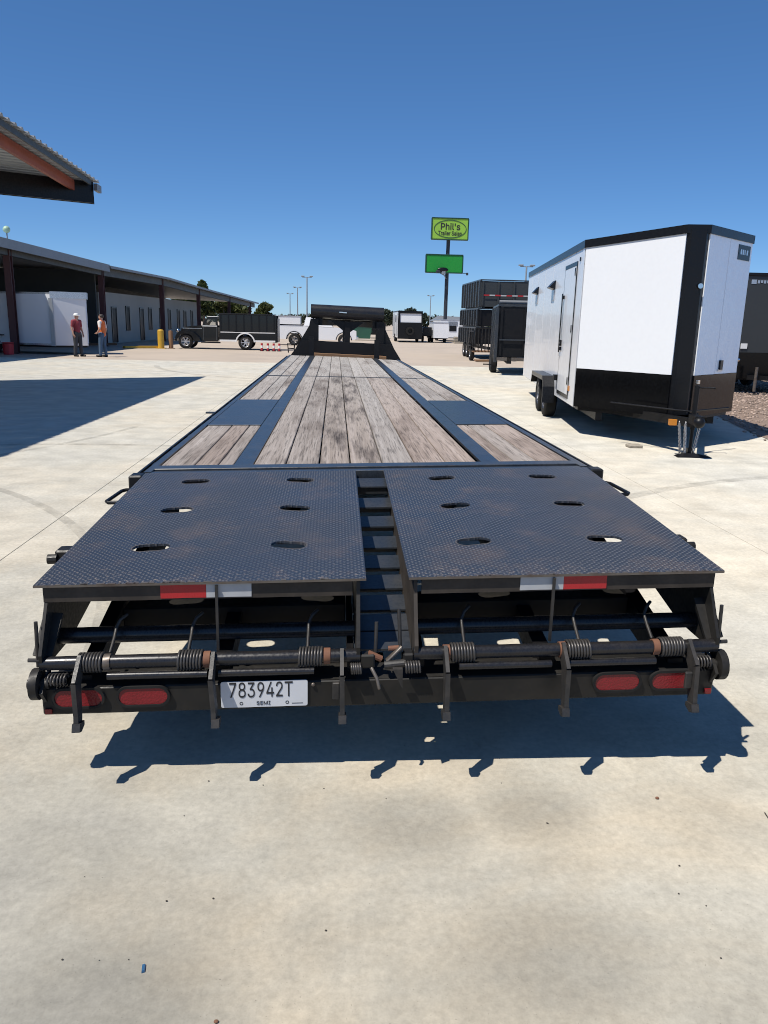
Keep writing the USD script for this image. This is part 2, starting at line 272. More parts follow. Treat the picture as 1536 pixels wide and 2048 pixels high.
K['yellow'] = paint('yellow_paint', (.55, .33, .03), .5, .4, (.35, .2, .04), 6)
K['lime'] = paint('lime_sign', (.27, .50, .055), .45, .25, (.22, .42, .06), .6)
K['green'] = paint('green_sign', (.012, .26, .03), .4, .2, (.01, .2, .03), .5)
K['sign_edge'] = paint('sign_frame', (.01, .06, .045), .5, .2)
K['pole'] = paint('dark_pole', (.025, .03, .04), .5, .3)
K['galv_pole'] = paint('grey_pole', (.22, .25, .28), .5, .3)
K['block'] = paint('concrete_block', (.34, .30, .24), .9, .7, (.16, .14, .11), 14, bump=.5)
K['blue_bit'] = paint('blue_plastic', (.03, .10, .20), .4, .3)
K['red'] = paint('red_plastic', (.45, .02, .03), .45, .3, (.3, .02, .02), 5)
K['truck_black'] = paint('truck_black', (.005, .005, .0055), .14, .1, (.008, .008, .008), spec=.45, coat=.15, rv=.03)
K['chrome'] = paint('chrome', (.75, .75, .76), .12, .1, metal=1)
K['white_stripe'] = paint('white_stripe', (.78, .78, .76), .35, .1)
K['trunk'] = paint('bark', (.11, .085, .065), .85, .5, (.06, .05, .04), 4, bump=.5, bscale=12)
K['leaf_a'] = leaf('leaf_oak', (.075, .10, .028)); K['leaf_b'] = leaf('leaf_mesquite', (.11, .13, .04)); K['leaf_far'] = leaf('leaf_far', (.060, .078, .045))
K['skin'] = paint('skin', (.42, .24, .17), .55, .2, (.36, .18, .13), 8)
K['maroon_shirt'] = paint('maroon_shirt', (.24, .035, .045), .85, .3); K['charcoal_cloth'] = paint('charcoal_cloth', (.035, .037, .042), .85, .3)
K['denim'] = paint('denim', (.05, .095, .16), .85, .4); K['orange_vest'] = paint('orange_vest', (.62, .14, .03), .7, .3); K['white_cloth'] = paint('white_cloth', (.68, .62, .58), .8, .2)
K['hair'] = paint('dark_hair', (.03, .02, .015), .6, .2); K['cap'] = paint('white_cap', (.72, .72, .70), .6, .2)
K['pane'] = usdkit.material(stage, '/World/Looks/clear_pane', {'t': ('transparent_bsdf', {'color': (.75, .78, .78)}), 'g': ('glossy_bsdf', {'roughness': .03, 'color': (.9, .9, .9)}), 'f': ('fresnel', {'IOR': 1.5}), 'm': ('mix_closure', {})},
    [('f.fac', 'm.fac'), ('t.BSDF', 'm.closure1'), ('g.BSDF', 'm.closure2')], surface='m.closure')
K['dump_green'] = paint('dumpster_green', (.02, .11, .075), .5, .4); K['amber'] = paint('amber_lens', (.55, .2, .02), .3, .1)
K['brown'] = paint('brown_timber', (.22, .12, .06), .8, .5)

# ------------------------------------------------------------------ ground, yard slabs, gravel
g = 4000.0
single('ground', (np.array([[-g, -300, -.05], [g, -300, -.05], [g, 2 * g, -.05], [-g, 2 * g, -.05]], float), np.array([[0, 1, 2], [0, 2, 3]])), K['joint'], kind='structure')
# the dirt yard lies beyond and beside the concrete
def sheet(poly, z): t = trimesh.creation.triangulate_polygon(poly, engine='earcut'); return np.column_stack([t[0], np.full(len(t[0]), z)]), np.array(t[1])
XE = [-31.1, -25.35, -19.6, -13.85, -8.1, -2.35, 3.4, 9.15]; YE = [-10.8, 1.3, 13.4, 25.5, 32.0]
yard_poly = sbox(XE[0], YE[0], XE[-1], YE[-1])
single('dirt_yard', sheet(sbox(-2500, -250, 2500, 5000).difference(yard_poly), -.004), K['dirt'], kind='structure')
yard = thing('concrete_yard', (0, 0, 0), kind='structure')
for i in range(len(XE) - 1):
    for j in range(len(YE) - 1):
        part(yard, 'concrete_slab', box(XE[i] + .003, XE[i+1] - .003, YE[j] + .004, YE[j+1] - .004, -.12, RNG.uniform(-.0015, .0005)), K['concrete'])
def strip(pts, w, z):
    p = LineString(pts).buffer(w / 2, cap_style='flat', join_style='bevel'); return sheet(p, z)
cr = [(1.585, 2.02), (1.578, 2.09), (1.56, 2.15), (1.575, 2.24), (1.555, 2.31), (1.565, 2.38)]
cr2 = [(1.585, 2.02), (1.60, 1.95), (1.61, 1.88), (1.60, 1.80), (1.615, 1.74), (1.60, 1.66), (1.61, 1.52)]
part(yard, 'crack', cat(strip(cr, .004, .002), strip(cr2, .004, .0024)), K['lip'])

K['tyre_mark'] = usdkit.material(stage, '/World/Looks/tyre_mark', {'g': ('geometry', {}), 'n': ('noise_texture', {'scale': 3.0, 'detail': 6, 'roughness': .7}), 'r': ('map_range', {'from_min': .35, 'from_max': .75, 'to_min': .0, 'to_max': .30, 'clamp': True}),
    'd': ('diffuse_bsdf', {'color': (.13, .12, .105)}), 't': ('transparent_bsdf', {'color': (1, 1, 1)}), 'm': ('mix_closure', {})}, [('g.position', 'n.vector'), ('n.fac', 'r.value'), ('r.result', 'm.fac'), ('t.BSDF', 'm.closure1'), ('d.BSDF', 'm.closure2')], surface='m.closure')
def arc(c, R, a0, a1): return [(c[0] + R * math.cos(a), c[1] + R * math.sin(a)) for a in np.linspace(math.radians(a0), math.radians(a1), 24)]
for k, (c, R, a0, a1, w) in enumerate((((-3.0, 4.2), 6.4, 60, 125, .12), ((7.5, 2.0), 7.2, 95, 150, .15), ((-7.5, 3.0), 6.3, 5, 60, .09), ((1.5, 30), 8.0, 190, 260, .2), ((-12, 14), 9.0, -50, -10, .10))):
    part(yard, 'tyre_mark', strip(arc(c, R, a0, a1), w, .0030 + .0003 * k), K['tyre_mark'])

# gravel strip at the right edge of the yard
gp = [(6.55, 10.4), (6.95, 11.98), (7.35, 13.8), (7.9, 15.9), (8.6, 18.4), (9.3, 21), (10.3, 26), (24, 30), (24, 6), (7.2, 6), (6.3, 8.6)]
gpoly = Polygon(gp)
single('gravel_bed', sheet(gpoly, .008), K['gravel_bed'], kind='structure')
st = trimesh.creation.icosphere(1, 1.0); sv = np.array(st.vertices); sv *= (0.75 + .5 * meshkit.noise(sv * 1.7 + 3.1))[:, None]; sv[:, 2] *= .62
pi_path = '/World/gravel'
PI = UsdGeom.PointInstancer.Define(stage, pi_path)
protos = []
for k in range(3):
    v2 = sv * (0.8 + .5 * meshkit.noise(sv * 1.9 + 7 * k))[:, None]
    usdkit.mesh(stage, f'{pi_path}/stone_{k + 1:03d}' if k else f'{pi_path}/stone', (v2, np.array(st.faces)), K['stone'], smooth=True); protos.append(Sdf.Path(f'{pi_path}/stone_{k + 1:03d}' if k else f'{pi_path}/stone'))
PI.CreatePrototypesRel().SetTargets(protos)
pos, sc = [], []
while len(pos) < 9000:
    x, y = RNG.uniform(6.2, 16), RNG.uniform(8, 27)
    d = gpoly.exterior.distance(Point(x, y)) * (1 if gpoly.contains(Point(x, y)) else -1)
    if d > -.12 and (d > .1 or RNG.random() < .25): s = RNG.uniform(.012, .034); pos.append((x, y, .008 + s * .3)); sc.append((s, s, s))
PI.CreatePositionsAttr(Vt.Vec3fArray.FromNumpy(np.array(pos, np.float32))); PI.CreateScalesAttr(Vt.Vec3fArray.FromNumpy(np.array(sc, np.float32)))
PI.CreateProtoIndicesAttr(Vt.IntArray.FromNumpy(RNG.integers(0, 3, len(pos)).astype(np.int32)))
qa = RNG.uniform(0, np.pi, len(pos)); PI.CreateOrientationsAttr(Vt.QuathArray([Gf.Quath(float(math.cos(a)), 0, 0, float(math.sin(a))) for a in qa]))
meta(PI.GetPrim(), 'loose pinkish gravel at the right edge of the concrete yard', 'gravel', None, 'stuff')

# ------------------------------------------------------------------ canopy corner overhead at the left
T = np.array([-6.29, 21.9, 5.02]); bd = np.array([-1, -.584, .004]); ed = np.array([-.037, -1, .055])
can = thing('steel_canopy', (-12, 15, 0), 'steel canopy roof corner with red purlins jutting over the yard', 'canopy')
def cp(a, b, dz=0): return T + bd * a + ed * b + np.array([0, 0, dz])
# corrugated roof sheets: ribs run along the beam direction, one sheet per 0.9 m of edge
nr, pitch = 0, .30
def sheet_panel(b0, b1):
    prof = []
    b = b0
    while b < b1 - 1e-6:
        prof += [(b, 0), (b + .09, 0), (b + .12, .045), (b + .18, .045), (b + .21, 0)]; b += pitch
    prof.append((b1, 0))
    A = [cp(-.12, q[0], q[1] + .02) for q in prof]; Bq = [cp(13, q[0], q[1] + .02) for q in prof]
    v = np.array(A + Bq + [p + [0, 0, .004] for p in A + Bq]); n = len(prof); f = []
    for i in range(n - 1):
        f += [[i, i + n, i + 1], [i + 1, i + n, i + n + 1], [2*n+i, 2*n+i+1, 3*n+i], [2*n+i+1, 3*n+i+1, 3*n+i], [i, i+1, 2*n+i], [i+1, 2*n+i+1, 2*n+i], [i+n, 3*n+i, i+1+n], [i+1+n, 3*n+i, 3*n+i+1]]
    return v, np.array(f)
for k in range(16): part(can, 'roof_sheet', sheet_panel(-.1 + .9 * k, -.1 + .9 * (k + 1) - .003), K['galv'])
for a in (.42, 2.2, 4.0, 5.8, 7.6, 9.4): part(can, 'purlin', beam(cp(a, .02, -.13), cp(a, 14.2, -.13), .09, .25), K['purlin'])
part(can, 'end_beam', cat(beam(cp(-.02, .10, -.27), cp(13, .10, -.27), .03, .54), beam(cp(-.02, .16, -.52), cp(13, .16, -.52), .16, .025)), K['trim_black'])
part(can, 'gutter_end', beam(cp(-.12, -.04, -.15), cp(-.12, .30, -.15), .09, .17), K['fascia'])
part(can, 'eave_trim', beam(cp(-.02, .3, -.06), cp(-.02, 14.2, -.06), .04, .12), K['dark_wall'])
for a, b in ((8.6, 7.5), (8.6, 12)): c = cp(a, b); part(can, 'column', box(c[0] - .12, c[0] + .12, c[1] - .12, c[1] + .12, 0, c[2] - .2), K['maroon'])
for b in (9.5, 12): part(can, 'rafter', beam(cp(.3, b, -.42), cp(13, b, -.42), .14, .32), K['maroon'])

# ------------------------------------------------------------------ long open-fronted workshop on the left
shop = thing('workshop_building', (-14, 55, 0), 'long open-fronted workshop with maroon columns and grey windowed wall', 'building')
colY = [35.2, 45.8, 57.4, 67.4, 79.6, 90.0]; colX = [-13.85, -13.05, -12.25, -11.4, -10.5, -9.6]; colZ = [4.50, 4.30, 4.30, 4.0, 3.75, 3.48]
for x, y, z in zip(colX, colY, colZ): part(shop, 'column', cat(box(x - .14, x + .14, y - .14, y - .11, 0, z), box(x - .14, x + .14, y + .11, y + .14, 0, z), box(x - .02, x + .02, y - .11, y + .11, 0, z), box(x - .22, x + .22, y - .22, y + .22, 0, .03)), K['maroon'])
def eave(y): return np.array([np.interp(y, [20, *colY, 93], [-15.0, *colX, -9.35]), y, np.interp(y, [20, *colY, 93], [4.8, *colZ, 3.42])])
E0 = [eave(24.0), eave(45.8), eave(57.4), eave(67.4), eave(79.6), eave(92.5)]
for k in range(5):
    a, b = E0[k], E0[k + 1]; o = np.array([.45, 0, 0]); w = np.array([-17, 0, .5])
    part(shop, 'roof_panel', hull([a + o, b + o, a + w, b + w, a + o + [0, 0, .10], b + o + [0, 0, .10], a + w + [0, 0, .1], b + w + [0, 0, .1]]), K['galv'])
    if k == 0: part(shop, 'fascia', hull([p + o + d for p in (a, b) for d in ([.004, 0, -.26], [.06, 0, -.26], [.004, 0, .13], [.06, 0, .13])]), K['fascia'])
    else: part(shop, 'gutter', hull([p + o + d for p in (a, b) for d in ([.004, 0, -.06], [.12, 0, -.06], [.004, 0, .08], [.12, 0, .08])]), K['fascia'])
    part(shop, 'eave_beam', hull([p + d for p in (a, b) for d in ([-.1, 0, -.45], [.1, 0, -.45], [-.1, 0, -.02], [.1, 0, -.02])]), K['dark_wall'])  # eave beam coloured dark to hold the shadow under the roof edge
part(shop, 'rear_wall', hull([(-24, 22, 0), (-23.7, 22, 0), (-19.5, 92, 0), (-19.2, 92, 0), (-24, 22, 5), (-23.7, 22, 5), (-19.5, 92, 3.9), (-19.2, 92, 3.9)]), K['dark_wall'])
part(shop, 'partition_wall', box(-23, -14.4, 49.2, 49.35, 0, 4.3), K['dark_wall'])
W0, W1 = np.array([-14.05, 49.6, 0]), np.array([-12.9, 76.0, 0]); wd = (W1 - W0) / np.linalg.norm(W1 - W0); wn = np.array([wd[1], -wd[0], 0])
office = part(shop, 'office_wall', hull([p + n + [0, 0, z] for p in (W0, W1) for n in (-wn * .25, 0 * wn) for z in (0, 3.08)]), K['grey_wall'])
part(shop, 'office_return_wall', hull([W0 - wn * q - wd * e + [0, 0, z] for q in (.26, 8) for e in (0, .2) for z in (0, 3.05)]), K['grey_wall'])
for s0, w, z0, z1 in ((1.3, .85, .05, 2.15), (4.2, .7, .75, 2.25), (7.4, .8, .05, 2.2), (9.6, .7, .75, 2.25), (12.6, .7, .75, 2.25), (15.2, .7, .75, 2.25), (18.2, .7, .75, 2.25), (20.4, .9, .05, 2.2), (23.2, .7, .75, 2.25)):
    q = lambda s, n, z: W0 + wd * s + wn * n + np.array([0, 0, z])
    fr = part(shop, 'window_frame', cat(hull([q(s, n, z) for s in (s0 - .09, s0) for n in (.002, .05) for z in (z0, z1)]), hull([q(s, n, z) for s in (s0 + w, s0 + w + .09) for n in (.002, .05) for z in (z0, z1)]),
                                       hull([q(s, n, z) for s in (s0 - .09, s0 + w + .09) for n in (.002, .06) for z in (z1, z1 + .09)])), K['trim_black'])
    part(fr, 'pane', hull([q(s, n, z) for s in (s0, s0 + w) for n in (.002, .02) for z in (z0, z1)]), K['glass'])
kerb = thing('yellow_kerb', (-12, 46, 0), 'low yellow painted kerb at the foot of the workshop wall', 'kerb')
part(kerb, 'kerb_stone', hull([(-11.5, 43.6, 0), (-11.3, 43.35, 0), (-9.9, 44.7, 0), (-9.7, 44.45, 0), (-11.5, 43.6, .12), (-11.3, 43.35, .12), (-9.9, 44.7, .12), (-9.7, 44.45, .12)]), K['yellow'])
boll = thing('bollard', (-9.6, 44.3, 0), 'yellow steel bollard in front of the third workshop column', 'bollard')
part(boll, 'post', cat(lathe([(0, .17), (.95, .17), (1.0, .14), (1.03, .0)], (-9.6, 44.3, 0), 'z', 20)), K['yellow'], True); part(boll, 'base', box(-9.85, -9.35, 44.05, 44.55, 0, .03), K['yellow'])
b2 = thing('brown_post', (-9.1, 44.5, 0), 'rusty brown guard post right beside the yellow bollard', 'post')
part(b2, 'post', lathe([(0, .12), (.95, .12), (.99, .0)], (-9.1, 44.5, 0), 'z', 16), K['brown'], True); part(b2, 'base', box(-9.28, -8.92, 44.32, 44.68, 0, .025), K['brown'])

# ------------------------------------------------------------------ generic pieces: wheels
def wheel(parent, c, axis, R, w, rim=.58, rimmat='rim_dark', name='wheel', spokes=5):
    c = np.asarray(c, float); k = {'x': 0, 'y': 1}[axis]
    prof = [(-w/2 + .01, R * rim), (-w/2, R * .70), (-w/2 + .01, R * .9), (-w/2 + .035, R * .985), (0, R), (w/2 - .035, R * .985), (w/2 - .01, R * .9), (w/2, R * .70), (w/2 - .01, R * rim)]
    t = part(parent, 'tyre', lathe(prof, c, axis, 32), K['rubber'], 40)
    ms = [lathe([(-w/2 + .012, R * rim), (-w/2 + .03, R * rim * .92), (-w/2 + .07, R * rim * .86), (0, R * rim * .84), (w/2 - .07, R * rim * .86), (w/2 - .03, R * rim * .92), (w/2 - .012, R * rim)], c, axis, 32)]
    for s in (-1, 1):
        o = np.zeros(3); o[k] = s * (w/2 - .05)
        ms.append(ring(c + o, axis, 0, R * rim * .30, .04))
        for q in range(spokes):
            a = q * 2 * np.pi / spokes; d = np.array([0, math.cos(a), math.sin(a)]) if axis == 'x' else np.array([math.cos(a), 0, math.sin(a)])
            n = np.zeros(3); n[k] = 1
            ms.append(beam(c + o + d * R * rim * .22, c + o + d * R * rim * .92, R * .13, .03, np.cross(n, d) if False else n))
    part(t, 'rim', cat(*ms), K[rimmat], 30)
    return t

# ------------------------------------------------------------------ THE GOOSENECK FLATBED TRAILER
XC = .2
def slope(Y): return .026 * (1 - (np.maximum(Y, 4.4) - 4.4) / 7.4)
def warp(v): v = v.copy(); v[:, 2] += slope(v[:, 1]) * (v[:, 0] - XC); return v
tr = thing('gooseneck_trailer', (XC, 11, 0), 'long black gooseneck flatbed trailer with wooden deck and folded diamond plate ramps', 'trailer'); WARP[tr] = warp
def U(mesh): v, f = mesh if isinstance(mesh, tuple) else cat(mesh); return v + [XC, 0, 0], f     # meshes given in (u, Y, z), u from the centre line
BUMPER = {'bumper', 'bumper_top', 'license_plate', 'lettering', 'small_print', 'bumper_bolt', 'tail_light', 'lens', 'marker_light'}
def setback(mesh):                                       # the bumper hangs a little behind the hinge pipe
    v, f = mesh if isinstance(mesh, tuple) else cat(mesh); return v * [1.021, 1, 1] + [0, .06, -.031], f
def tp(name, mesh, mat, smooth=False, parent=None, label=None, kind=None):
    if name in BUMPER: mesh = setback(mesh)
    return part(parent or tr, name, U(mesh), K[mat] if isinstance(mat, str) else mat, smooth, label, kind)
DZ = .86
# deck planks
ce = [-.69, -.496, -.295, -.105, .09, .285, .48, .675]
def plank(u0, u1, y0, y1, mi):
    dz = RNG.uniform(-.004, .003); tp('deck_plank', box(u0 + .0045, u1 - .0045, y0 + RNG.uniform(0, .008), y1 - RNG.uniform(0, .008), DZ - .045 + dz, DZ + dz, .004), K['wood'][mi])
for i in range(7):
    plank(ce[i], ce[i + 1], 4.63, 12.08, [0, 0, 3, 3, 2, 1, 1][i]); plank(ce[i], ce[i + 1], 12.13, 18.95, [0, 2, 0, 2, 2, 0, 2][i])
se = [.807, .901, 1.042, 1.243]
for s in (-1, 1):
    for k in range(3):
        a, b = sorted((s * se[k], s * se[k + 1]))
        plank(a, b, 4.63, 6.40, [1, 0, 1][k] if s > 0 else [0, 1, 0][k]); plank(a, b, 8.48, 12.08, [0, 2, 0][k]); plank(a, b, 12.13, 18.7, [2, 0, 2][k])
    lab = None
    tp('steel_strip', box(min(s * .692, s * .803), max(s * .692, s * .803), 4.60, 18.9, DZ - .012, DZ + .004), 'steel')
    a, b = sorted((s * .808, s * 1.243)); tp('fender_cover', box(a, b, 6.415, 8.465, DZ - .01, DZ + .007, .003), 'steel')
    a, b = sorted((s * 1.247, s * 1.288)); tp('side_rail', cat(box(a, b, 4.42, 18.7, DZ - .006, DZ + .006), box(min(s * 1.262, s * 1.288), max(s * 1.262, s * 1.288), 4.42, 18.7, DZ - .16, DZ - .007)), 'steel')
    a, b = sorted((s * 1.322, s * 1.335)); rr = tp('rub_rail', box(a, b, 4.40, 18.5, DZ - .085, DZ - .005), 'black')
    for k in range(24):
        y = 4.75 + k * .585; a, b = sorted((s * 1.2885, s * 1.3215)); tp('stake_pocket', box(a, b, y, y + .085, DZ - .10, DZ - .012), 'black')
    tp('end_cap', box(min(s * 1.27, s * 1.345), max(s * 1.27, s * 1.345), 4.30, 4.398, DZ - .12, DZ + .008, .008), 'black')
tp('rear_rail', cat(box(-1.27, 1.27, 4.51, 4.62, DZ - .05, DZ + .006, .003), box(-1.27, 1.27, 4.455, 4.50, DZ - .05, DZ - .004), box(-1.27, 1.27, 4.40, 4.447, DZ - .14, DZ + .002, .003)), 'steel')
tp('joint_bar', box(-1.243, 1.243, 12.085, 12.125, DZ - .02, DZ + .0055), 'steel')
for s in (-1, 1):
    tp('main_beam', cat(box(s * .5 - .07, s * .5 + .07, 4.5, 19.4, .79, .805), box(s * .5 - .07, s * .5 + .07, 4.5, 19.4, .45, .465), box(s * .5 - .006, s * .5 + .006, 4.5, 19.4, .466, .789)), 'black')
for y in np.arange(4.9, 18.8, .62): tp('cross_member', box(-1.26, 1.26, y - .02, y + .02, .735, .785), 'black')
# running gear
for ya in (6.98, 7.92):
    tp('axle', cyl((-1.2, ya, .42), (1.2, ya, .42), .065), 'black', 30)
    for s in (-1, 1):
        for du in (.82, 1.12): wheel(tr, (XC + s * du, ya, .415), 'x', .40, .225, .55, 'rim_dark')
for s in (-1, 1): tp('mud_flap', box(s * .97 - .28, s * .97 + .28, 6.30, 6.312, .22, .74), 'rubber')
# front landing jacks
for s in (-1, 1): tp('landing_jack', cat(box(s * .78 - .06, s * .78 + .06, 18.9, 19.02, .25, 1.3), box(s * .78 - .045, s * .78 + .045, 18.915, 19.005, .03, .25), box(s * .78 - .13, s * .78 + .13, 18.83, 19.09, 0.006, .03)), 'black')
# gooseneck
gc = .08
tp('front_board', box(-.83, 1.03, 19.18, 19.32, DZ - .03, DZ + .055, .006), 'brown')
tp('front_crossmember', prism([(-1.29, .66), (-1.29, .84), (-1.02, 1.20), (1.16, 1.20), (1.40, .84), (1.40, .66)], .08, (0, 19.40, 0), 'y'), 'black')
for s in (-1, 1):
    un = gc + s * .80
    tp('neck_upright', cat(box(un - .095, un + .095, 19.45, 19.47, .62, 1.72), box(un - .095, un + .095, 19.75, 19.77, .62, 1.72), box(un - .01, un + .01, 19.471, 19.749, .62, 1.72)), 'black')
    ub = -1.29 if s < 0 else 1.38
    tp('neck_gusset', prism([(ub, DZ - .05), (ub + s * -.02, DZ - .2), (un, DZ - .2), (un, 1.75), (un + s * .10, 1.70), (un + s * .13, 1.55)], .03, (0, 19.5, 0), 'y'), 'black')
    tp('neck_beam', cat(beam((un - s * .12, 19.5, 1.72), (gc + s * .12, 22.4, 1.72), .14, .30)), 'black')
tp('neck_crossbeam', lathe([(-.885, .0), (-.885, .165), (.885, .165), (.885, .0)], (gc, 19.52, 1.895), 'x', 24), 'pipe', 40); tp('neck_box', box(gc - .80, gc + .80, 19.72, 20.25, 1.70, 1.98, .03), 'black')
tp('toolbox_latch', box(gc - .2, gc - .02, 19.350, 19.362, 1.885, 1.91), 'chrome')  # bright strip added for the streak of light along the crossbeam
tp('centre_post', cat(box(gc - .065, gc + .065, 19.46, 19.58, .85, 1.68), prism([(gc - .4, 1.69), (gc + .4, 1.69), (gc + .07, 1.44), (gc - .07, 1.44)], .08, (0, 19.52, 0), 'y')), 'black')
tp('coupler', cat(cyl((gc, 22.2, .75), (gc, 22.2, 1.75), .09), cyl((gc, 22.2, .66), (gc, 22.2, .78), .13)), 'black', 30)
tp('side_step', cat(tube([(-1.30, 18.55, .92), (-1.32, 18.55, 1.13), (-1.16, 18.55, 1.13)], .013), tube([(-1.31, 18.55, 1.02), (-1.17, 18.55, 1.02)], .012), tube([(-1.16, 18.55, 1.13), (-1.17, 18.55, .90)], .013)), 'black', 30)
tp('winch_handle', cat(box(-1.52, -1.34, 8.02, 8.07, .765, .78), box(-1.39, -1.34, 7.9, 8.0, .74, .79)), 'steel')

# dovetail: side beams, cross channel, centre ladder of rungs
def dz_at(y): return .833 - (4.35 - y) * .235
for s in (-1, 1):
    tp('dovetail_beam', hull([(s * 1.12 + e, y, z) for e in (-.03, .03) for y, z in ((4.39, .80), (4.39, .60), (2.70, .43), (2.70, .33))]), 'black')
    tp('ladder_side', hull([(s * .135 + e, y, z) for e in (-.012, .012) for y, z in ((4.39, .80), (4.39, .66), (2.72, .455), (2.72, .34))]), 'black')
rp = [4.30, 4.05, 3.84, 3.63, 3.45, 3.28, 3.12, 2.98, 2.86]
for y in rp:
    z = dz_at(y); tp('ladder_rung', cat(hull([(u, y + a, z + b + .235 * a) for u in (-.12, .12) for a in (-.075, .035) for b in (0, -.008)]), hull([(u, y + a, z + b) for u in (-.12, .12) for a in (.027, .035) for b in (0, -.07)])), 'steel')
tp('cross_channel', cat(box(-1.085, -.15, 3.13, 3.27, .44, .525, .004), box(.15, 1.085, 3.13, 3.27, .44, .525, .004)), 'black_bumper')
tp('cross_channel', cat(box(-1.085, -.15, 3.98, 4.06, .55, .66), box(.15, 1.085, 3.98, 4.06, .55, .66)), 'black')
for s in (-1, 1): tp('dovetail_brace', beam((s * .62, 2.72, .40), (s * .62, 4.38, .62), .06, .09), 'black')

# ramps
def oval(cu, cy, a, L=.150, w=.080):
    return affinity.translate(affinity.rotate(LineString([(-L / 2 + w / 2, 0), (L / 2 - w / 2, 0)]).buffer(w / 2, quad_segs=6), a, origin=(0, 0)), cu, cy)
def plate_z(v): v[:, 2] += .765 + (v[:, 1] - 2.74) / 1.64 * .095; return v
def tube_spring(u0, u1, Yp, zp, R, r, turns):
    n = turns * 14; a = np.linspace(0, turns * 2 * np.pi, n + 1)
    return tube(np.column_stack([np.linspace(u0, u1, n + 1), Yp + R * np.cos(a), zp + R * np.sin(a)]), r, 6)
hookU = {-1: [-1.117, -.638, -.168], 1: [.217, .663, 1.147]}
for s in (-1, 1):
    ui, uo = (.080, 1.29)
    quad = Polygon([(s * ui, 2.74), (s * uo, 2.74), (s * 1.27, 4.39), (s * ui, 4.39)])
    for cu, ang in ((.39, 14), (.955, -8)):
        for cy in (3.13, 3.66, 4.19): quad = quad.difference(oval(s * cu, cy, s * ang))
    v, f = prism(quad, .010); lab = 'left ramp' if s < 0 else 'right ramp'
    ramp = tp('ramp', (plate_z(v), f), 'tread')
    ovs = [oval(s * cu, cy, s * ang) for cu, ang in ((.39, 14), (.955, -8)) for cy in (3.13, 3.66, 4.19)]
    wv = [prism(o.buffer(.0065).difference(o.buffer(.001)).intersection(affinity.translate(o.buffer(.02), RNG.uniform(-.05, .05), RNG.uniform(-.03, .01))), .0016) for o in ovs]
    
    for v, f in wv: v = plate_z(v); v[:, 2] += .0048; tp('slot_edge', (v, f), 'bare', parent=ramp)
    v, f = cat(box(min(s * .08, s * 1.29), max(s * .08, s * 1.29), 2.7375, 2.7395, -.004, .0045), *[box(s * u0 - w / 2, s * u0 + w / 2, 2.7376, 2.746 + d, .0052, .0064) for u0, w, d in zip(RNG.uniform(.14, 1.24, 26), RNG.uniform(.006, .035, 26), RNG.uniform(0, .006, 26))]); tp('worn_edge', (plate_z(v), f), 'bare', parent=ramp)
    tp('ramp_lip', box(min(s * .13, s * 1.262), max(s * .13, s * 1.262), 2.752, 2.762, .700, .757), 'lip', parent=ramp)
    a, b = sorted((s * .505, s * .671)); tp('reflective_tape', box(a, b, 2.7485, 2.7515, .706, .757), 'white_tape', parent=ramp, label='silver reflective tape')
    a, b = sorted((s * .6715, s * .838)); tp('reflective_tape', box(a, b, 2.7485, 2.7515, .706, .757), 'red_tape', parent=ramp, label='red reflective tape')
    def side_plate(u, t): return prism([(2.765, .757), (4.36, .842), (4.36, .76), (2.98, .47), (2.66, .47), (2.655, .53), (2.755, .70)], t, (u, 0, 0), 'x')
    tp('ramp_side_plate', side_plate(s * 1.255, .012), 'black_bumper', parent=ramp); tp('ramp_side_plate', side_plate(s * .108, .014), 'lip' if s > 0 else 'black_bumper', parent=ramp)
    for y in (3.42, 3.93): tp('ramp_rib', box(min(s * .12, s * 1.245), max(s * .12, s * 1.245), y, y + .006, .765 + (y - 2.74) * .058 - .06, .765 + (y - 2.74) * .058 - .006), 'black', parent=ramp)
    tp('ramp_pipe', cyl((s * .118, 2.85, .527), (s * 1.285, 2.85, .527), .031, 20), 'pipe', 40, parent=ramp)
    hp = tp('hinge_pipe', cyl((s * .10, 2.68, .490), (s * 1.262, 2.68, .490), .0255, 20), 'pipe', 40)
    for a, b in ((.27, .62), (.66, 1.02)): tp('lift_rod', cyl((s * a, 2.655, .445), (s * b, 2.655, .445), .014, 12), 'pipe', 40)
    for u in (.285, .725, 1.085):
        tp('torsion_spring', tube_spring(s * (u - .045), s * (u + .045), 2.68, .49, .0335, .0052, 8), 'spring', True)
        tp('spring_collar', ring((s * (u - .062), 2.68, .49), 'x', .0262, .0305, .024), 'rust' if u < 1 or s > 0 else 'bare', 30)
        ur = s * (u - .065 if u > 1 else u - .02 + .03); tp('spring_arm', tube([(ur, 2.705, .515), (ur, 2.765, .548), (ur, 2.80, .575), (ur + .012, 2.815, .60), (ur + .035, 2.835, .615)], .0065, 6), 'hook', True)
    tp('spring_rod', box(s * .632 - .005, s * .632 + .005, 2.735, 2.745, .50, .755), 'hook')
    for u in hookU[s]:
        # lever hooks hanging from the hinge pipe over the bumper
        tw_ = RNG.uniform(-.010, .010); L = cat(hull([(u + e, y, z) for e in (-.007, .007) for y, z in ((2.705, .50), (2.66, .528), (2.575, .46), (2.63, .42))]),
                hull([(u + e + (tw_ if z < .4 else 0), y, z) for e in (-.0085, .0085) for y, z in ((2.572, .455), (2.632, .43), (2.610, .33), (2.562, .33))]),
                hull([(u + e + tw_, y, z) for e in (-.0085, .0085) for y, z in ((2.562, .335), (2.610, .335), (2.60, .292), (2.556, .300))]),
                hull([(u + e + tw_ * 2, y, z) for e in (-.016, .012) for y, z in ((2.60, .302), (2.552, .312), (2.540, .285), (2.565, .276), (2.60, .286))]))
        tp('lever_hook', L, 'hook')
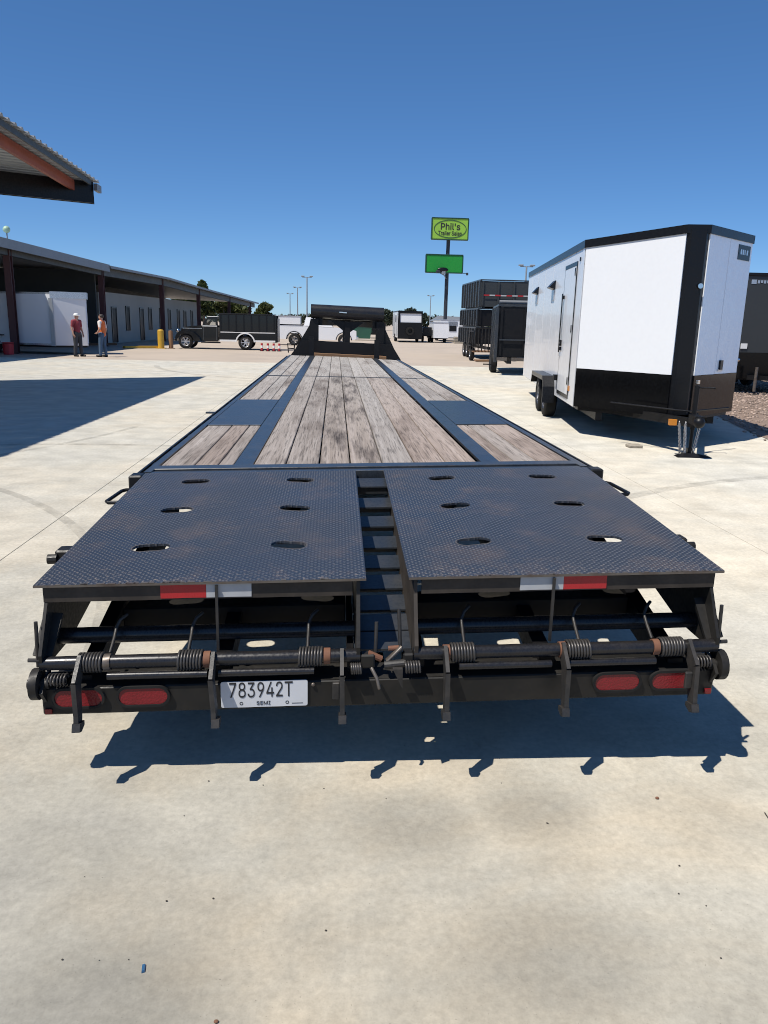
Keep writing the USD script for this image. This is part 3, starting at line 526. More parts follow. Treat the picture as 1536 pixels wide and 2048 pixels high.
        tp('hook_sleeve', box(u - .034 if u not in (.217,) else u + .004, u - .008 if u not in (.217,) else u + .03, 2.585, 2.600, .36, .425, .003), 'hook') if u in (-.168, 1.147) else None
    # end plates, pins
    e0 = s * 1.272
    rnd = affinity.scale(Point(2.665, .418).buffer(.058, quad_segs=4), 1.0, 1.0)
    for du in (.004,): tp('end_plate', prism(rnd, .028, (e0 + s * du, 0, 0), 'x'), 'black_bumper', 30)
    tp('end_bracket', cat(beam((s * 1.262, 2.70, .51), (s * 1.245, 2.80, .64), .014, .07, (1, 0, 0)), cyl((s * 1.23, 2.665, .418), (s * 1.308, 2.665, .418), .02, 14), hull([(s * 1.25 + e, y, z) for e in (-.006, .006) for y, z in ((2.66, .44), (2.62, .40), (2.66, .345), (2.71, .36), (2.72, .45))])), 'black_bumper', 30)
    tp('lock_pin', cat(cyl((s * 1.281, 2.70, .47), (s * 1.276, 2.70, .645), .0072, 8), cyl((s * 1.245, 2.70, .493), (s * 1.315, 2.70, .496), .008, 8)), 'hook', 30)
    tp('torsion_spring', tube_spring(s * 1.165, s * 1.235, 2.655, .437, .02, .004, 6), 'spring', True)
    # grab loop and side lamp bracket on the ramp's outer edge
    tp('grab_loop', tube([(s * 1.262, 4.25, .80), (s * 1.345, 4.25, .80), (s * 1.362, 4.22, .80), (s * 1.372, 3.97, .80), (s * 1.355, 3.94, .80), (s * 1.262, 3.94, .80)], .010, 8), 'black', True)
    lb = tp('side_bracket', cat(box(min(s * 1.25, s * 1.425), max(s * 1.25, s * 1.425), 3.34, 3.42, .66, .725, .008), cyl((s * 1.41, 3.33, .69), (s * 1.45, 3.33, .69), .022, 12)), 'black_bumper')
    # lamps
    for a, b in (((.777, .945), (.992, 1.155)) if s > 0 else ((.79, .964), (1.021, 1.189))):
        c = s * (a + b) / 2; h = (b - a) / 2 - .033
        cap = LineString([(c - h, 0), (c + h, 0)])
        lamp = tp('tail_light', prism(cap.buffer(.042, quad_segs=8).difference(cap.buffer(.0325, quad_segs=8)), .02, (0, 2.596, .394), 'y'), 'rubber', 30)
        tp('lens', prism(cap.buffer(.032, quad_segs=8), .014, (0, 2.597, .394), 'y'), 'lens', 30, parent=lamp)
    tp('marker_light', box(s * 1.215 - .012, s * 1.215 + .012, 2.592, 2.5985, .333, .352), 'lens')
# bumper
tp('bumper', cat(box(-1.237, 1.237, 2.60, 2.68, .324, .432, .006)), 'black_bumper')
tp('bumper_top', hull([(u, y, z) for u in (-1.237, 1.237) for y, z in ((2.603, .4325), (2.68, .4325), (2.70, .452), (2.69, .456), (2.66, .449))]), 'black_bumper')
tp('tail_channel', cat(box(-1.25, -1.12, 2.75, 2.90, .33, .40), box(-1.05, .0, 2.75, 2.90, .33, .40), box(.075, 1.30, 2.75, 2.90, .33, .40)), 'black_bumper')  # unseen plate, shaped to stop the sun strip and gapped for lit patches
pl = tp('license_plate', prism(sbox(-.601, .336, -.288, .440).buffer(-.008).buffer(.008, quad_segs=4), .003, (0, 2.594, 0), 'y'), 'plate', label='white plate reading 783942T')
def text_xz(txt, h, w, cx, y, z0, bold=False):
    v, f = cat(meshkit.text_mesh(txt, h, .0012, bold)); x0, x1 = v[:, 0].min(), v[:, 0].max()
    return np.column_stack([cx + (v[:, 0] - (x0 + x1) / 2) * w / (x1 - x0), y - v[:, 2], z0 + v[:, 1]]), f
tp('lettering', text_xz('783942T', .060, .228, -.456, 2.5922, .3765), 'ink', parent=pl)
tp('small_print', cat(text_xz('SEMI', .014, .050, -.448, 2.5922, .3455), ring((-.528, 2.5922, .352), 'y', .004, .0065, .001), ring((-.362, 2.5922, .352), 'y', .004, .0065, .001), box(-.345, -.305, 2.5916, 2.5928, .3465, .3485)), 'ink', parent=pl)
tp('bumper_bolt', sphere((-.268, 2.597, .418), .008, 1), 'bare', True)
# centre latch cluster between the ramps
tp('latch_block', box(-.10, -.045, 2.655, 2.70, .445, .50, .006), 'black_bumper'); tp('latch_block', box(.06, .10, 2.655, 2.70, .445, .50, .006), 'black_bumper')
tp('latch_collar', cyl((-.07, 2.672, .50), (-.02, 2.672, .475), .012, 10), 'rust', 30); tp('latch_collar', cyl((.005, 2.69, .508), (.045, 2.69, .51), .010, 10), 'rust', 30)
tp('latch_pin', cyl((-.042, 2.70, .475), (-.038, 2.73, .60), .007, 8), 'hook', 30); tp('latch_pin', cyl((.052, 2.70, .50), (.045, 2.73, .65), .007, 8), 'hook', 30)
tp('torsion_spring', tube_spring(-.135, -.095, 2.645, .452, .018, .0045, 5), 'spring', True); tp('torsion_spring', tube_spring(.065, .125, 2.645, .452, .02, .0045, 6), 'spring', True)
tp('latch_tongue', cat(hull([(.036 + e, 2.60 + q, z) for e, q, z in ((-.018, 0, .465), (.018, 0, .465), (-.018, .02, .465), (.018, .02, .465), (.012, 0, .40), (.012, .015, .40), (.02, .005, .385))]), cyl((-.01, 2.66, .455), (.07, 2.66, .462), .016, 12)), 'hook', 30)
tp('latch_link', cat(tube([(-.06, 2.63, .46), (-.04, 2.605, .43), (-.03, 2.60, .39)], .007, 6), beam((0.0, 2.67, .468), (.055, 2.675, .52), .02, .012)), 'bare', True)

# ------------------------------------------------------------------ white and black V-nose cargo trailer on the right
A0 = np.array([3.83, 12.27, 0]); ax = np.array([.131, .991, 0]); ax /= np.linalg.norm(ax); lat = np.array([ax[1], -ax[0], 0])
ct = thing('cargo_trailer', (4.6, 14.5, 0), 'white V-nose cargo trailer with black lower nose and black roof trim beside the flatbed', 'cargo trailer')
def P(l, d, z): return A0 + lat * l + ax * d + np.array([0, 0, z])
def cb(l0, l1, d0, d1, z0, z1): return hull([P(l, d, z) for l in (l0, l1) for d in (d0, d1) for z in (z0, z1)])
Wd, Ln = 2.42, 7.8; NL, ND = 1.27, -1.19       # nose tip
ZT = lambda l, d: 2.96 + .05 * l + (.10 if d < -.5 else 0)
def panel(p, q, z0, z1a, z1b, t=.03, out=None):   # vertical panel between plan points p and q
    p, q = np.asarray(p, float), np.asarray(q, float); d = q - p; n = np.array([d[1], -d[0], 0]) / np.linalg.norm(d) * t
    return hull([a + k * n + [0, 0, z] for a, z1 in ((p, z1a), (q, z1b)) for k in (0, 1) for z in (z0, z1)])
FL, FR, RL, RR = P(0, 0, 0), P(Wd, 0, 0), P(0, Ln, 0), P(Wd, Ln, 0); NA, NB = P(NL - .14, ND, 0), P(NL + .14, ND, 0)
zc = 1.06
part(ct, 'side_wall', panel(RL, FL, .45, 2.90, 2.90), K['white']); part(ct, 'side_wall', panel(FR, RR, .45, 3.0, 3.0), K['white']); part(ct, 'rear_wall', panel(RR, RL, .45, 3.0, 2.9), K['white'])
part(ct, 'nose_panel', panel(FL, NA, zc, 2.90, 3.0), K['nose_white']); part(ct, 'nose_panel', panel(NB, FR, zc, 3.0, 3.0), K['nose_white'])
part(ct, 'stone_guard', panel(FL, NA, .46, zc - .003, zc - .003, .034), K['gloss_black']); part(ct, 'stone_guard', panel(NB, FR, .46, zc - .003, zc - .003, .034), K['gloss_black'])
part(ct, 'nose_cap', hull([q + [0, 0, z] for q in (NA + lat * -.02, NB + lat * .02, P(NL - .10, ND - .06, 0), P(NL + .10, ND - .06, 0), P(NL, ND + .15, 0)) for z in (.50, 3.02)]), K['trim_black'])
part(ct, 'corner_trim', panel(FL - lat * .004, FL - lat * .004 + ax * .07, .45, 2.9, 2.9, -.012) if False else cb(-.034, -.002, .0, .16, .45, 2.9), K['white'])
# roof and trim
rim_pts = [(RL, 2.90), (FL, 2.90), (NA, 3.0), (NB, 3.0), (FR, 3.0), (RR, 3.0)]
part(ct, 'roof', hull([q + [0, 0, z + e] for q, z in rim_pts for e in (-.02, .05)]), K['alu'])
for i in range(6):
    (p, za), (q, zb) = rim_pts[i], rim_pts[(i + 1) % 6]; d = (q - p) / np.linalg.norm(q - p); n = np.array([-d[1], d[0], 0]) * -1
    e = .0
    part(ct, 'roof_trim', hull([a + n * k + [0, 0, z + h] for a, z in ((p - d * .02, za), (q + d * .02, zb)) for k in (-.06, .045) for h in (-.03, .085)]), K['trim_black'])
part(ct, 'floor', hull([q + [0, 0, z] for q in (RL + lat * .05 - ax * .05, FL + lat * .05, NA + ax * .1, NB + ax * .1, FR - lat * .05, RR - lat * .05 - ax * .05) for z in (.40, .448)]), K['black'])
for l in (.35, Wd - .35): part(ct, 'chassis_rail', cb(l - .05, l + .05, -.2, Ln - .1, .27, .398), K['black'])
# side door
d0, d1 = .62, 1.72
part(ct, 'door_frame', cat(cb(-.042, -.0305, d0 - .06, d0 - .012, .52, 2.72), cb(-.042, -.0305, d1 + .012, d1 + .06, .52, 2.72), cb(-.042, -.0305, d0 - .012, d1 + .012, 2.655, 2.72), cb(-.042, -.0305, d0 - .012, d1 + .012, .52, .575)), K['trim_black'])
dr = part(ct, 'door', cb(-.046, -.0305, d0, d1, .585, 2.645), K['white'])
part(dr, 'handle_bar', cat(cb(-.09, -.075, d1 - .12, d1 - .07, 1.25, 2.25), cb(-.085, -.046, d1 - .13, d1 - .06, 1.28, 1.34), cb(-.085, -.046, d1 - .13, d1 - .06, 2.16, 2.22)), K['trim_black'])
part(dr, 'latch', cat(cb(-.078, -.046, d1 - .16, d1 + .02, 1.36, 1.46), cb(-.095, -.0785, d1 - .24, d1 - .14, 1.39, 1.43)), K['trim_black']); part(dr, 'lock', cb(-.07, -.046, d1 - .12, d1 - .06, 1.18, 1.25), K['alu'])
for z in (.75, 1.6, 2.5): part(dr, 'hinge', cb(-.056, -.0465, d0 + .0, d0 + .05, z, z + .12), K['trim_black'])
for dd in (2.95, 5.6): part(ct, 'side_vent', hull([P(-.032, dd, 2.55), P(-.032, dd + .42, 2.55), P(-.032, dd, 2.38), P(-.032, dd + .42, 2.38), P(-.15, dd + .03, 2.42), P(-.15, dd + .39, 2.42)]), K['trim_black']); part(ct, 'vent_flap', cb(-.05, -.032, dd + .06, dd + .36, 2.18, 2.37), K['alu'])
part(ct, 'marker_light', cb(-.045, -.031, .45, .56, .66, .74), K['amber']); part(ct, 'marker_light', cb(-.047, -.0345, .3, .34, 2.70, 2.76), K['trim_black'])
for k in range(1, 6):
    if not d0 - .1 < k * 1.22 < d1 + .1: part(ct, 'seam_trim', cb(-.0325, -.0305, k * 1.22 + .9 - .015, k * 1.22 + .9 + .015, .47, 2.86), K['white'])
# fender and wheels, standing out beside the box
wx = [2.60, 3.55]
for d in wx:
    c = P(.02, d, .36); q = len(USED)
    for l in (-.03, Wd + .03): wheel_c = P(l, d, .36); t = wheel(ct, (0, 0, 0), 'x', .36, .235, .6, 'rim_dark') if False else None
def placed_wheel(parent, l, d, R):
    F = frame(P(l, d, R), lat); c = np.zeros(3)
    prof = [(-.105, R * .6), (-.117, R * .72), (-.11, R * .9), (-.085, R * .985), (0, R), (.085, R * .985), (.11, R * .9), (.117, R * .72), (.105, R * .6)]
    t = part(parent, 'tyre', F(lathe(prof, c, 'x', 32)), K['rubber'], 40)
    ms = [lathe([(-.10, R * .6), (-.085, R * .56), (-.03, R * .52), (.05, R * .52), (.1, R * .6)], c, 'x', 32), ring((-.055, 0, 0), 'x', 0, R * .2, .05)]
    for k in range(8):
        a = k * np.pi / 4; dd = np.array([0, math.cos(a), math.sin(a)]); ms.append(beam(np.array([-.06, 0, 0]) + dd * R * .14, np.array([-.075, 0, 0]) + dd * R * .57, R * .1, .025, (1, 0, 0)))
    part(t, 'rim', F(cat(*ms)), K['rim_dark'], 30)
for d in wx:
    for l in (-.05, Wd + .05): placed_wheel(ct, l, d, .36)
part(ct, 'fender', cat(hull([P(l, d, z) for l in (-.25, -.031) for d, z in ((2.12, .60), (2.30, .79), (2.12, .56), (2.30, .75))]), cb(-.25, -.031, 2.30, 3.95, .755, .79), hull([P(l, d, z) for l in (-.25, -.031) for d, z in ((3.95, .79), (4.08, .55), (3.95, .755), (4.06, .55))]),
     hull([P(l, d, z) for l in (-.25, -.031) for d, z in ((2.12, .60), (2.08, .30), (2.135, .56), (2.10, .30))]), cb(-.252, -.24, 2.30, 3.95, .71, .754)), K['trim_black'])
part(ct, 'fender', cat(cb(Wd + .031, Wd + .25, 2.25, 3.95, .755, .79), cb(Wd + .031, Wd + .25, 2.1, 2.245, .6, .78)), K['trim_black'])
part(ct, 'step', cat(cb(-.14, -.03, .7, .75, .44, .47), cb(-.14, -.03, 1.6, 1.65, .44, .47), cb(-.3, -.12, .7, 1.65, .40, .43)) if False else cb(-.10, -.031, 1.80, 1.95, .74, .84), K['trim_black'])
# tongue, coupler, jack, chains
JL, JD = NL + .05, -1.75
part(ct, 'tongue', cat(beam(P(.4, .3, .42), P(NL, -1.95, .47), .07, .12), beam(P(Wd - .4, .3, .42), P(NL, -1.95, .47), .07, .12)), K['black'])
part(ct, 'coupler', cat(cb(NL - .06, NL + .06, -2.16, -1.88, .46, .58), xf(sphere((0, 0, 0), .075, 2), None, P(NL, -2.15, .50))), K['black'], 30)
jk = part(ct, 'jack', cat(cyl(P(JL, JD, .36), P(JL, JD, .96), .033, 16), cyl(P(JL, JD, .06), P(JL, JD, .37), .023, 14), cb(JL - .08, JL + .08, JD - .08, JD + .08, .0005, .03), cb(JL - .04, JL + .04, JD - .04, JD + .04, .034, .10)), K['black'], 30)
part(jk, 'jack_cap', cyl(P(JL, JD, .98), P(JL, JD, 1.03), .03, 12), K['chrome'], 30); part(jk, 'crank', tube([P(JL, JD, .93), P(JL + .22, JD, .93), P(JL + .22, JD - .06, .93)], .011, 8), K['black'], True)
part(ct, 'breakaway_plug', cb(NL - .30, NL - .20, -1.86, -1.80, .42, .50), K['amber']); part(ct, 'tongue_box', cat(tube([P(NL - .9, -.9, .62), P(NL, -1.7, .60), P(NL + .7, -1.2, .62)], .012, 6)), K['trim_black'])
def chain(p, q, sag):
    ms = []; n = 16
    for i in range(n):
        t0 = (i + .5) / n; c = p + (q - p) * t0; c = c - np.array([0, 0, sag * 4 * t0 * (1 - t0)])
        a = np.arange(9) * 2 * np.pi / 8; e = np.array([0, 0, 1.0]); s = lat if i % 2 else ax
        lk = [c + e * .031 * math.cos(x) + s * .017 * math.sin(x) for x in a]; ms.append(tube(lk, .0062, 5, False))
    return cat(*ms)
for l, dd in ((-.16, .02), (-.09, -.03), (.13, .04)): part(ct, 'safety_chain', chain(P(NL + l, -1.85 + dd, .46), P(NL + l * .6, -1.83 + dd, .03), 0), K['chain'], True)
part(ct, 'wheel_chock', hull([P(NL + a, b, c) for a, b, c in ((-.18, -2.0, .001), (.30, -1.95, .001), (-.18, -1.80, .001), (.30, -1.75, .001), (-.1, -1.9, .05), (.1, -1.9, .05))]), K['black'])
# badge with rubbed lettering and latch on the right nose face
def nose_pt(t, z, o): p = NB + (FR - NB) * t; d = (FR - NB) / np.linalg.norm(FR - NB); n = np.array([d[1], -d[0], 0]); return p + n * o + [0, 0, z]
def nose_box(t0, t1, z0, z1, o0, o1): return hull([nose_pt(t, z, o) for t in (t0, t1) for z in (z0, z1) for o in (o0, o1)])
bdg = part(ct, 'badge', nose_box(.66, .95, 2.71, 2.92, .031, .038), K['trim_black'])
part(bdg, 'lettering', cat(*[nose_box(.705 + k * .05, .705 + k * .05 + (.034 if k != 2 else .02), 2.785, 2.855, .0385, .041) for k in range(4)]), K['alu'])
part(ct, 'nose_latch', cat(nose_box(.53, .59, 1.12, 1.26, .031, .06)), K['trim_black']); part(ct, 'nose_latch_plate', nose_box(.50, .62, 1.10, 1.13, .031, .045), K['alu'])
part(ct, 'nose_light', cyl(P(NL + .08, ND - .08, 2.28), P(NL + .08, ND - .11, 2.28), .035, 12), K['chrome'], 30)
part(ct, 'seam_trim', nose_box(.46, .475, 1.07, 2.95, .031, .033), K['nose_white'])
blk = single('concrete_block', box(4.27, 4.47, 10.92, 11.10, 0.0, .045, .01), K['block'], 'small stained concrete block lying in front of the white cargo trailer', 'block')

# ------------------------------------------------------------------ charcoal trailer at the right edge
dk = thing('cargo_trailer', (12.5, 22.5, 0), 'charcoal grey cargo trailer cut off by the right edge of the photo', 'cargo trailer')
part(dk, 'front_panel', box(10.86, 13.3, 21.0, 21.05, 1.12, 3.12), K['charcoal']); part(dk, 'stone_guard', box(10.86, 13.3, 20.99, 21.05, .42, 1.115), K['gloss_black'])
part(dk, 'side_wall', box(10.86, 10.90, 21.055, 28.0, .42, 3.12), K['charcoal']); part(dk, 'side_wall', box(13.26, 13.3, 21.055, 28.0, .42, 3.12), K['charcoal']); part(dk, 'rear_wall', box(10.905, 13.255, 27.95, 28.0, .42, 3.12), K['charcoal'])
part(dk, 'roof', box(10.82, 13.34, 20.97, 28.05, 3.122, 3.21, .02), K['trim_black']); part(dk, 'floor', box(10.9, 13.26, 21.06, 27.9, .38, .415), K['black'])
part(dk, 'logo_mark', box(11.10, 11.24, 20.992, 20.999, 2.92, 3.03), K['alu']); part(dk, 'lettering', cat(*[box(11.27 + k * .085, 11.27 + k * .085 + .06, 20.992, 20.999, 2.94 + .01 * (k % 2), 3.02) for k in range(8)]), K['alu'])
part(dk, 'tongue', cat(beam((11.3, 21.1, .45), (12.05, 19.7, .47), .08, .12), beam((12.8, 21.1, .45), (12.05, 19.7, .47), .08, .12)), K['black'])
part(dk, 'jack', cat(cyl((11.35, 20.6, .1), (11.35, 20.6, .75), .04), box(11.23, 11.47, 20.5, 20.7, .0, .03)), K['bare'], 30)
part(dk, 'lamp', box(11.02, 11.20, 20.975, 20.989, 1.22, 1.36), K['white_stripe']); part(dk, 'lamp', sphere((10.98, 20.96, .92), .06, 2), K['chrome'], True)
for y in (24.4, 25.3):
    for x in (11.0, 13.15): wheel(dk, (x, y, .36), 'x', .36, .22)

# ------------------------------------------------------------------ black dump trailers
def dump_box(parent, x0, x1, y0, y1, z0, z1, ribs, mat='black', name='bed'):
    t = .05
    part(parent, 'side_panel', box(x0, x0 + t, y0, y1, z0, z1), K[mat]); part(parent, 'side_panel', box(x1 - t, x1, y0, y1, z0, z1), K[mat])
    part(parent, 'end_panel', box(x0 + t, x1 - t, y0, y0 + t, z0, z1 - .02), K[mat]); part(parent, 'end_panel', box(x0 + t, x1 - t, y1 - t, y1, z0, z1), K[mat])
    part(parent, 'bed_floor', box(x0 + t, x1 - t, y0 + t, y1 - t, z0, z0 + .05), K[mat])
    part(parent, 'top_rim', cat(box(x0 - .03, x0 + .06, y0 - .03, y1 + .03, z1, z1 + .06), box(x1 - .06, x1 + .03, y0 - .03, y1 + .03, z1, z1 + .06), box(x0 + .06, x1 - .06, y0 - .03, y0 + .06, z1, z1 + .06), box(x0 + .06, x1 - .06, y1 - .06, y1 + .03, z1, z1 + .06)), K['steel'])
    for k in range(ribs):
        y = y0 + .15 + k * (y1 - y0 - .3) / (ribs - 1)
        part(parent, 'side_rib', box(x0 - .07, x0 - .002, y - .05, y + .05, z0, z1 - .01), K['steel']); 
    for k in range(4):
        x = x0 + .1 + k * (x1 - x0 - .2) / 3; part(parent, 'end_rib', box(x - .04, x + .04, y0 - .06, y0 - .002, z0 + .05, z1 - .03), K[mat])
dp = thing('dump_trailer', (6.7, 29, 0), 'tall black open-top dump trailer standing behind the white cargo trailer', 'dump trailer')
WARP[dp] = lambda v: (v - [5.55, 27, 0]) @ rz(-.155).T + [5.55, 27, 0]
dump_box(dp, 5.55, 8.15, 27.0, 31.4, .62, 2.32, 8)
part(dp, 'lower_rail', box(5.5, 8.2, 26.9, 27.0, .50, .61), K['bare']); part(dp, 'frame', cat(box(5.9, 6.05, 26.9, 31.3, .40, .61), box(7.6, 7.75, 26.9, 31.3, .40, .61)), K['black'])
part(dp, 'cross_bar', box(5.6, 8.1, 26.90, 26.938, 1.18, 1.23), K['steel']); part(dp, 'corner_post', box(5.44, 5.545, 26.9, 27.02, .45, 2.24), K['steel']); part(dp, 'tarp_roll', cyl((5.55, 27.15, 2.46), (8.15, 27.15, 2.46), .06), K['fascia'], 30)
for y in (28.5, 29.45):
    for x in (5.52, 8.18): wheel(dp, (x, y, .38), 'x', .38, .24)
part(dp, 'ladder_step', box(5.1, 5.44, 27.2, 27.24, .33, .37), K['black'])
levels = [(1.95, 2.90, 'uppermost'), (1.02, 1.80, 'middle'), (.45, .95, 'lowest')]
sg = 'dump trailers stacked three high'
for k, (z0, z1, w) in enumerate([(2.55, 3.78, 'uppermost black dump trailer body of the stack, with red and white tape'), (1.62, 2.42, 'middle black dump trailer body of the stack'), (.75, 1.50, 'lowest black dump trailer of the stack, resting on wheels')]):
    s_ = thing('dump_trailer', (8.2, 41.5, 0), w, 'dump trailer', sg)
    dx = .05 * k
    dump_box(s_, 7.05 - dx, 9.55 - dx, 39.0 + .1 * k, 44.6, z0, z1, 8, 'charcoal' if k == 0 else 'black')
    if k == 0:
        for q in range(8): part(s_, 'reflective_tape', box(7.2 + q * .28, 7.2 + q * .28 + .27, 38.925, 38.937, 3.06, 3.12), K['red_tape'] if q % 2 == 0 else K['white_tape'])
    part(s_, 'support_block', cat(box(7.2, 7.35, 39.3, 44.3, z0 - .115, z0 - .003), box(9.1, 9.25, 39.3, 44.3, z0 - .115, z0 - .003)), K['steel'])
    if k == 2:
        part(s_, 'frame', cat(box(7.4, 7.55, 38.4, 44.4, .5, .63), box(8.9, 9.05, 38.4, 44.4, .5, .63)), K['black'])
        for y in (41.5, 42.5):
            for x in (7.0, 9.5): wheel(s_, (x, y, .39), 'x', .39, .24)
        part(s_, 'tongue', cat(beam((7.5, 38.6, .5), (8.2, 37.2, .5), .09, .12), beam((8.9, 38.6, .5), (8.2, 37.2, .5), .09, .12)), K['alu'])
ut = thing('utility_trailer', (7.0, 37.5, 0), 'low black utility trailer with rusty tailgate in front of the stacked dump trailers', 'utility trailer')
part(ut, 'deck', box(6.45, 7.5, 36.9, 38.2, .42, .48), K['brown']); part(ut, 'side_frame', cat(*[box(6.42, 6.46, y, y + .05, .48, 1.35) for y in (36.9, 37.4, 37.9)], box(6.42, 6.46, 36.9, 38.2, 1.352, 1.40)), K['black'])
part(ut, 'tailgate', cat(*[box(6.5 + k * .16, 6.54 + k * .16, 36.86, 36.9, .48, 1.5) for k in range(7)], box(6.5, 7.5, 36.86, 36.9, 1.502, 1.55)), K['black_bumper']); wheel(ut, (6.50, 37.6, .33), 'x', .33, .2); part(ut, 'fender', box(6.36, 6.62, 37.2, 38.0, .70, .74), K['black'])
part(ut, 'ramp_foot', box(6.5, 7.4, 36.3, 36.85, .03, .10), K['brown'])

# ------------------------------------------------------------------ far vehicles in the yard
def box_trailer(name, x0, x1, y0, y1, z0, z1, body, label, group=None, rear_black=False, nose='', wheels=(.5, .6), axis='y'):
    t = thing(name, ((x0 + x1) / 2, (y0 + y1) / 2, 0), label, 'cargo trailer', group)
    part(t, 'side_wall', box(x0, x0 + .04, y0, y1, z0, z1), K[body]); part(t, 'side_wall', box(x1 - .04, x1, y0, y1, z0, z1), K[body])
    part(t, 'rear_wall', box(x0 + .041, x1 - .041, y1 - .04, y1, z0, z1), K[body]); part(t, 'front_wall', box(x0 + .041, x1 - .041, y0, y0 + .04, z0, z1), K[body])
    part(t, 'roof', box(x0 - .03, x1 + .03, y0 - .03, y1 + .03, z1 + .002, z1 + .09, .02), K['trim_black' if rear_black else 'alu']); part(t, 'floor', box(x0 + .05, x1 - .05, y0 + .05, y1 - .05, z0 - .08, z0 - .002), K['black'])
    if axis == 'y':
        for q in wheels:
            for x in (x0 + .08, x1 - .08): wheel(t, (x, y0 + q * (y1 - y0), .36), 'x', .36, .22)
    else:
        for q in wheels:
            for y in (y0 + .08, y1 - .08): wheel(t, (x0 + q * (x1 - x0), y, .36), 'y', .36, .22)
    return t
F = frame((5.55, 70, 0), (1, -.02, 0))
fw = box_trailer('cargo_trailer', 5.45, 7.6, 70, 76.5, .40, 2.62, 'white', 'far white cargo trailer with a black framed rear end, past the gooseneck', None, True)
part(fw, 'lower_guard', box(5.44, 7.61, 69.93, 69.995, .30, 1.72), K['trim_black']); part(fw, 'upper_trim', cat(box(5.44, 5.62, 69.94, 69.996, 1.722, 2.62), box(7.5, 7.61, 69.94, 69.996, 1.722, 2.62), box(5.622, 7.498, 69.94, 69.996, 2.48, 2.62)), K['trim_black'])
part(fw, 'spare_wheel', lathe([(-.1, .2), (-.1, .36), (.1, .36), (.1, .2)], (6.5, 69.8, 1.0), 'y', 20), K['rubber'], 40); part(fw, 'side_window', box(5.43, 5.448, 72.2, 73.0, 1.75, 2.35), K['trim_black'])
for yy in (71, 74, 75.3): part(fw, 'side_stripe', box(5.432, 5.449, yy, yy + .22, .5, 2.5), K['fascia'])
sw = box_trailer('cargo_trailer', 8.75, 10.1, 71, 74.5, .42, 1.72, 'white', 'small low white cargo trailer right of the far black-ended trailer', None, False); part(sw, 'fender', box(8.66, 8.745, 72.2, 73.4, .62, .70), K['alu'])
sw2 = box_trailer('cargo_trailer', 10.15, 12.3, 77, 83, .40, 2.0, 'white', 'white cargo trailer with dark vents under the tall pylon sign', None, False); part(sw2, 'side_window', box(11.0, 11.7, 76.96, 76.998, 1.0, 1.5), K['trim_black'])
part(sw2, 'vent_slats', cat(*[box(10.9, 11.8, 76.96, 76.998, 1.55 + .1 * k, 1.6 + .1 * k) for k in range(4)]), K['fascia'])
bt = thing('utility_trailer', (8.2, 72, 0), 'dark low utility trailer parked between the two far white trailers', 'utility trailer')
part(bt, 'body', box(7.85, 8.65, 71.5, 74, .55, 1.35, .04), K['black']); wheel(bt, (7.95, 72.6, .33), 'x', .33, .2); wheel(bt, (8.55, 72.6, .33), 'x', .33, .2)
part(bt, 'tongue', beam((8.25, 71.5, .5), (8.25, 70.3, .45), .1, .1), K['black'])
pal = thing('pallet_stack', (9.8, 70.3, 0), 'low stack of crates and pallets before the small white trailer', 'pallets')
for k in range(4): part(pal, 'pallet', box(10.55 + .03 * (k % 2), 11.6 + .03 * (k % 2), 70.0, 71.0, .02 + .15 * k, .13 + .15 * k), K['block'])
gb = thing('storage_shed', (15.5, 102, 0), 'low grey shed with a flat roof behind the sign pole', 'shed')
part(gb, 'wall', box(12.7, 19, 100, 106, 0, 1.95), K['grey_wall']); part(gb, 'roof', hull([(12.4, 99.6, 1.96), (19.3, 99.6, 1.96), (12.4, 106.4, 1.96), (19.3, 106.4, 1.96), (13.3, 101.5, 2.65), (18.4, 101.5, 2.5), (13.3, 104.5, 2.65), (18.4, 104.5, 2.5)]), K['fascia'])
wb = box_trailer('cargo_trailer', -8.6, -3.35, 75, 77.3, .5, 1.98, 'white', 'plain white box trailer behind the pickup and the old black truck', None, False, axis='x')
gd = thing('dumpster', (2.6, 75, 0), 'dark green dumpster seen through the gooseneck opening', 'dumpster')
part(gd, 'body', hull([(1.75, 74.2, .15), (3.2, 74.2, .15), (1.75, 76, .15), (3.2, 76, .15), (1.6, 74.0, 1.35), (3.35, 74.0, 1.35), (1.6, 76.2, 1.35), (3.35, 76.2, 1.35)]), K['dump_green']); part(gd, 'lid', box(1.55, 3.4, 73.95, 76.25, 1.353, 1.42, .02), K['black']); part(gd, 'side_pocket', cat(box(1.56, 1.66, 74.6, 75.6, .7, .9), box(3.3, 3.4, 74.6, 75.6, .7, .9)), K['dump_green'])
bk = box_trailer('cargo_trailer', 3.5, 4.9, 84, 88, .45, 2.1, 'trim_black', 'black cargo trailer far behind the dumpster', None, True)

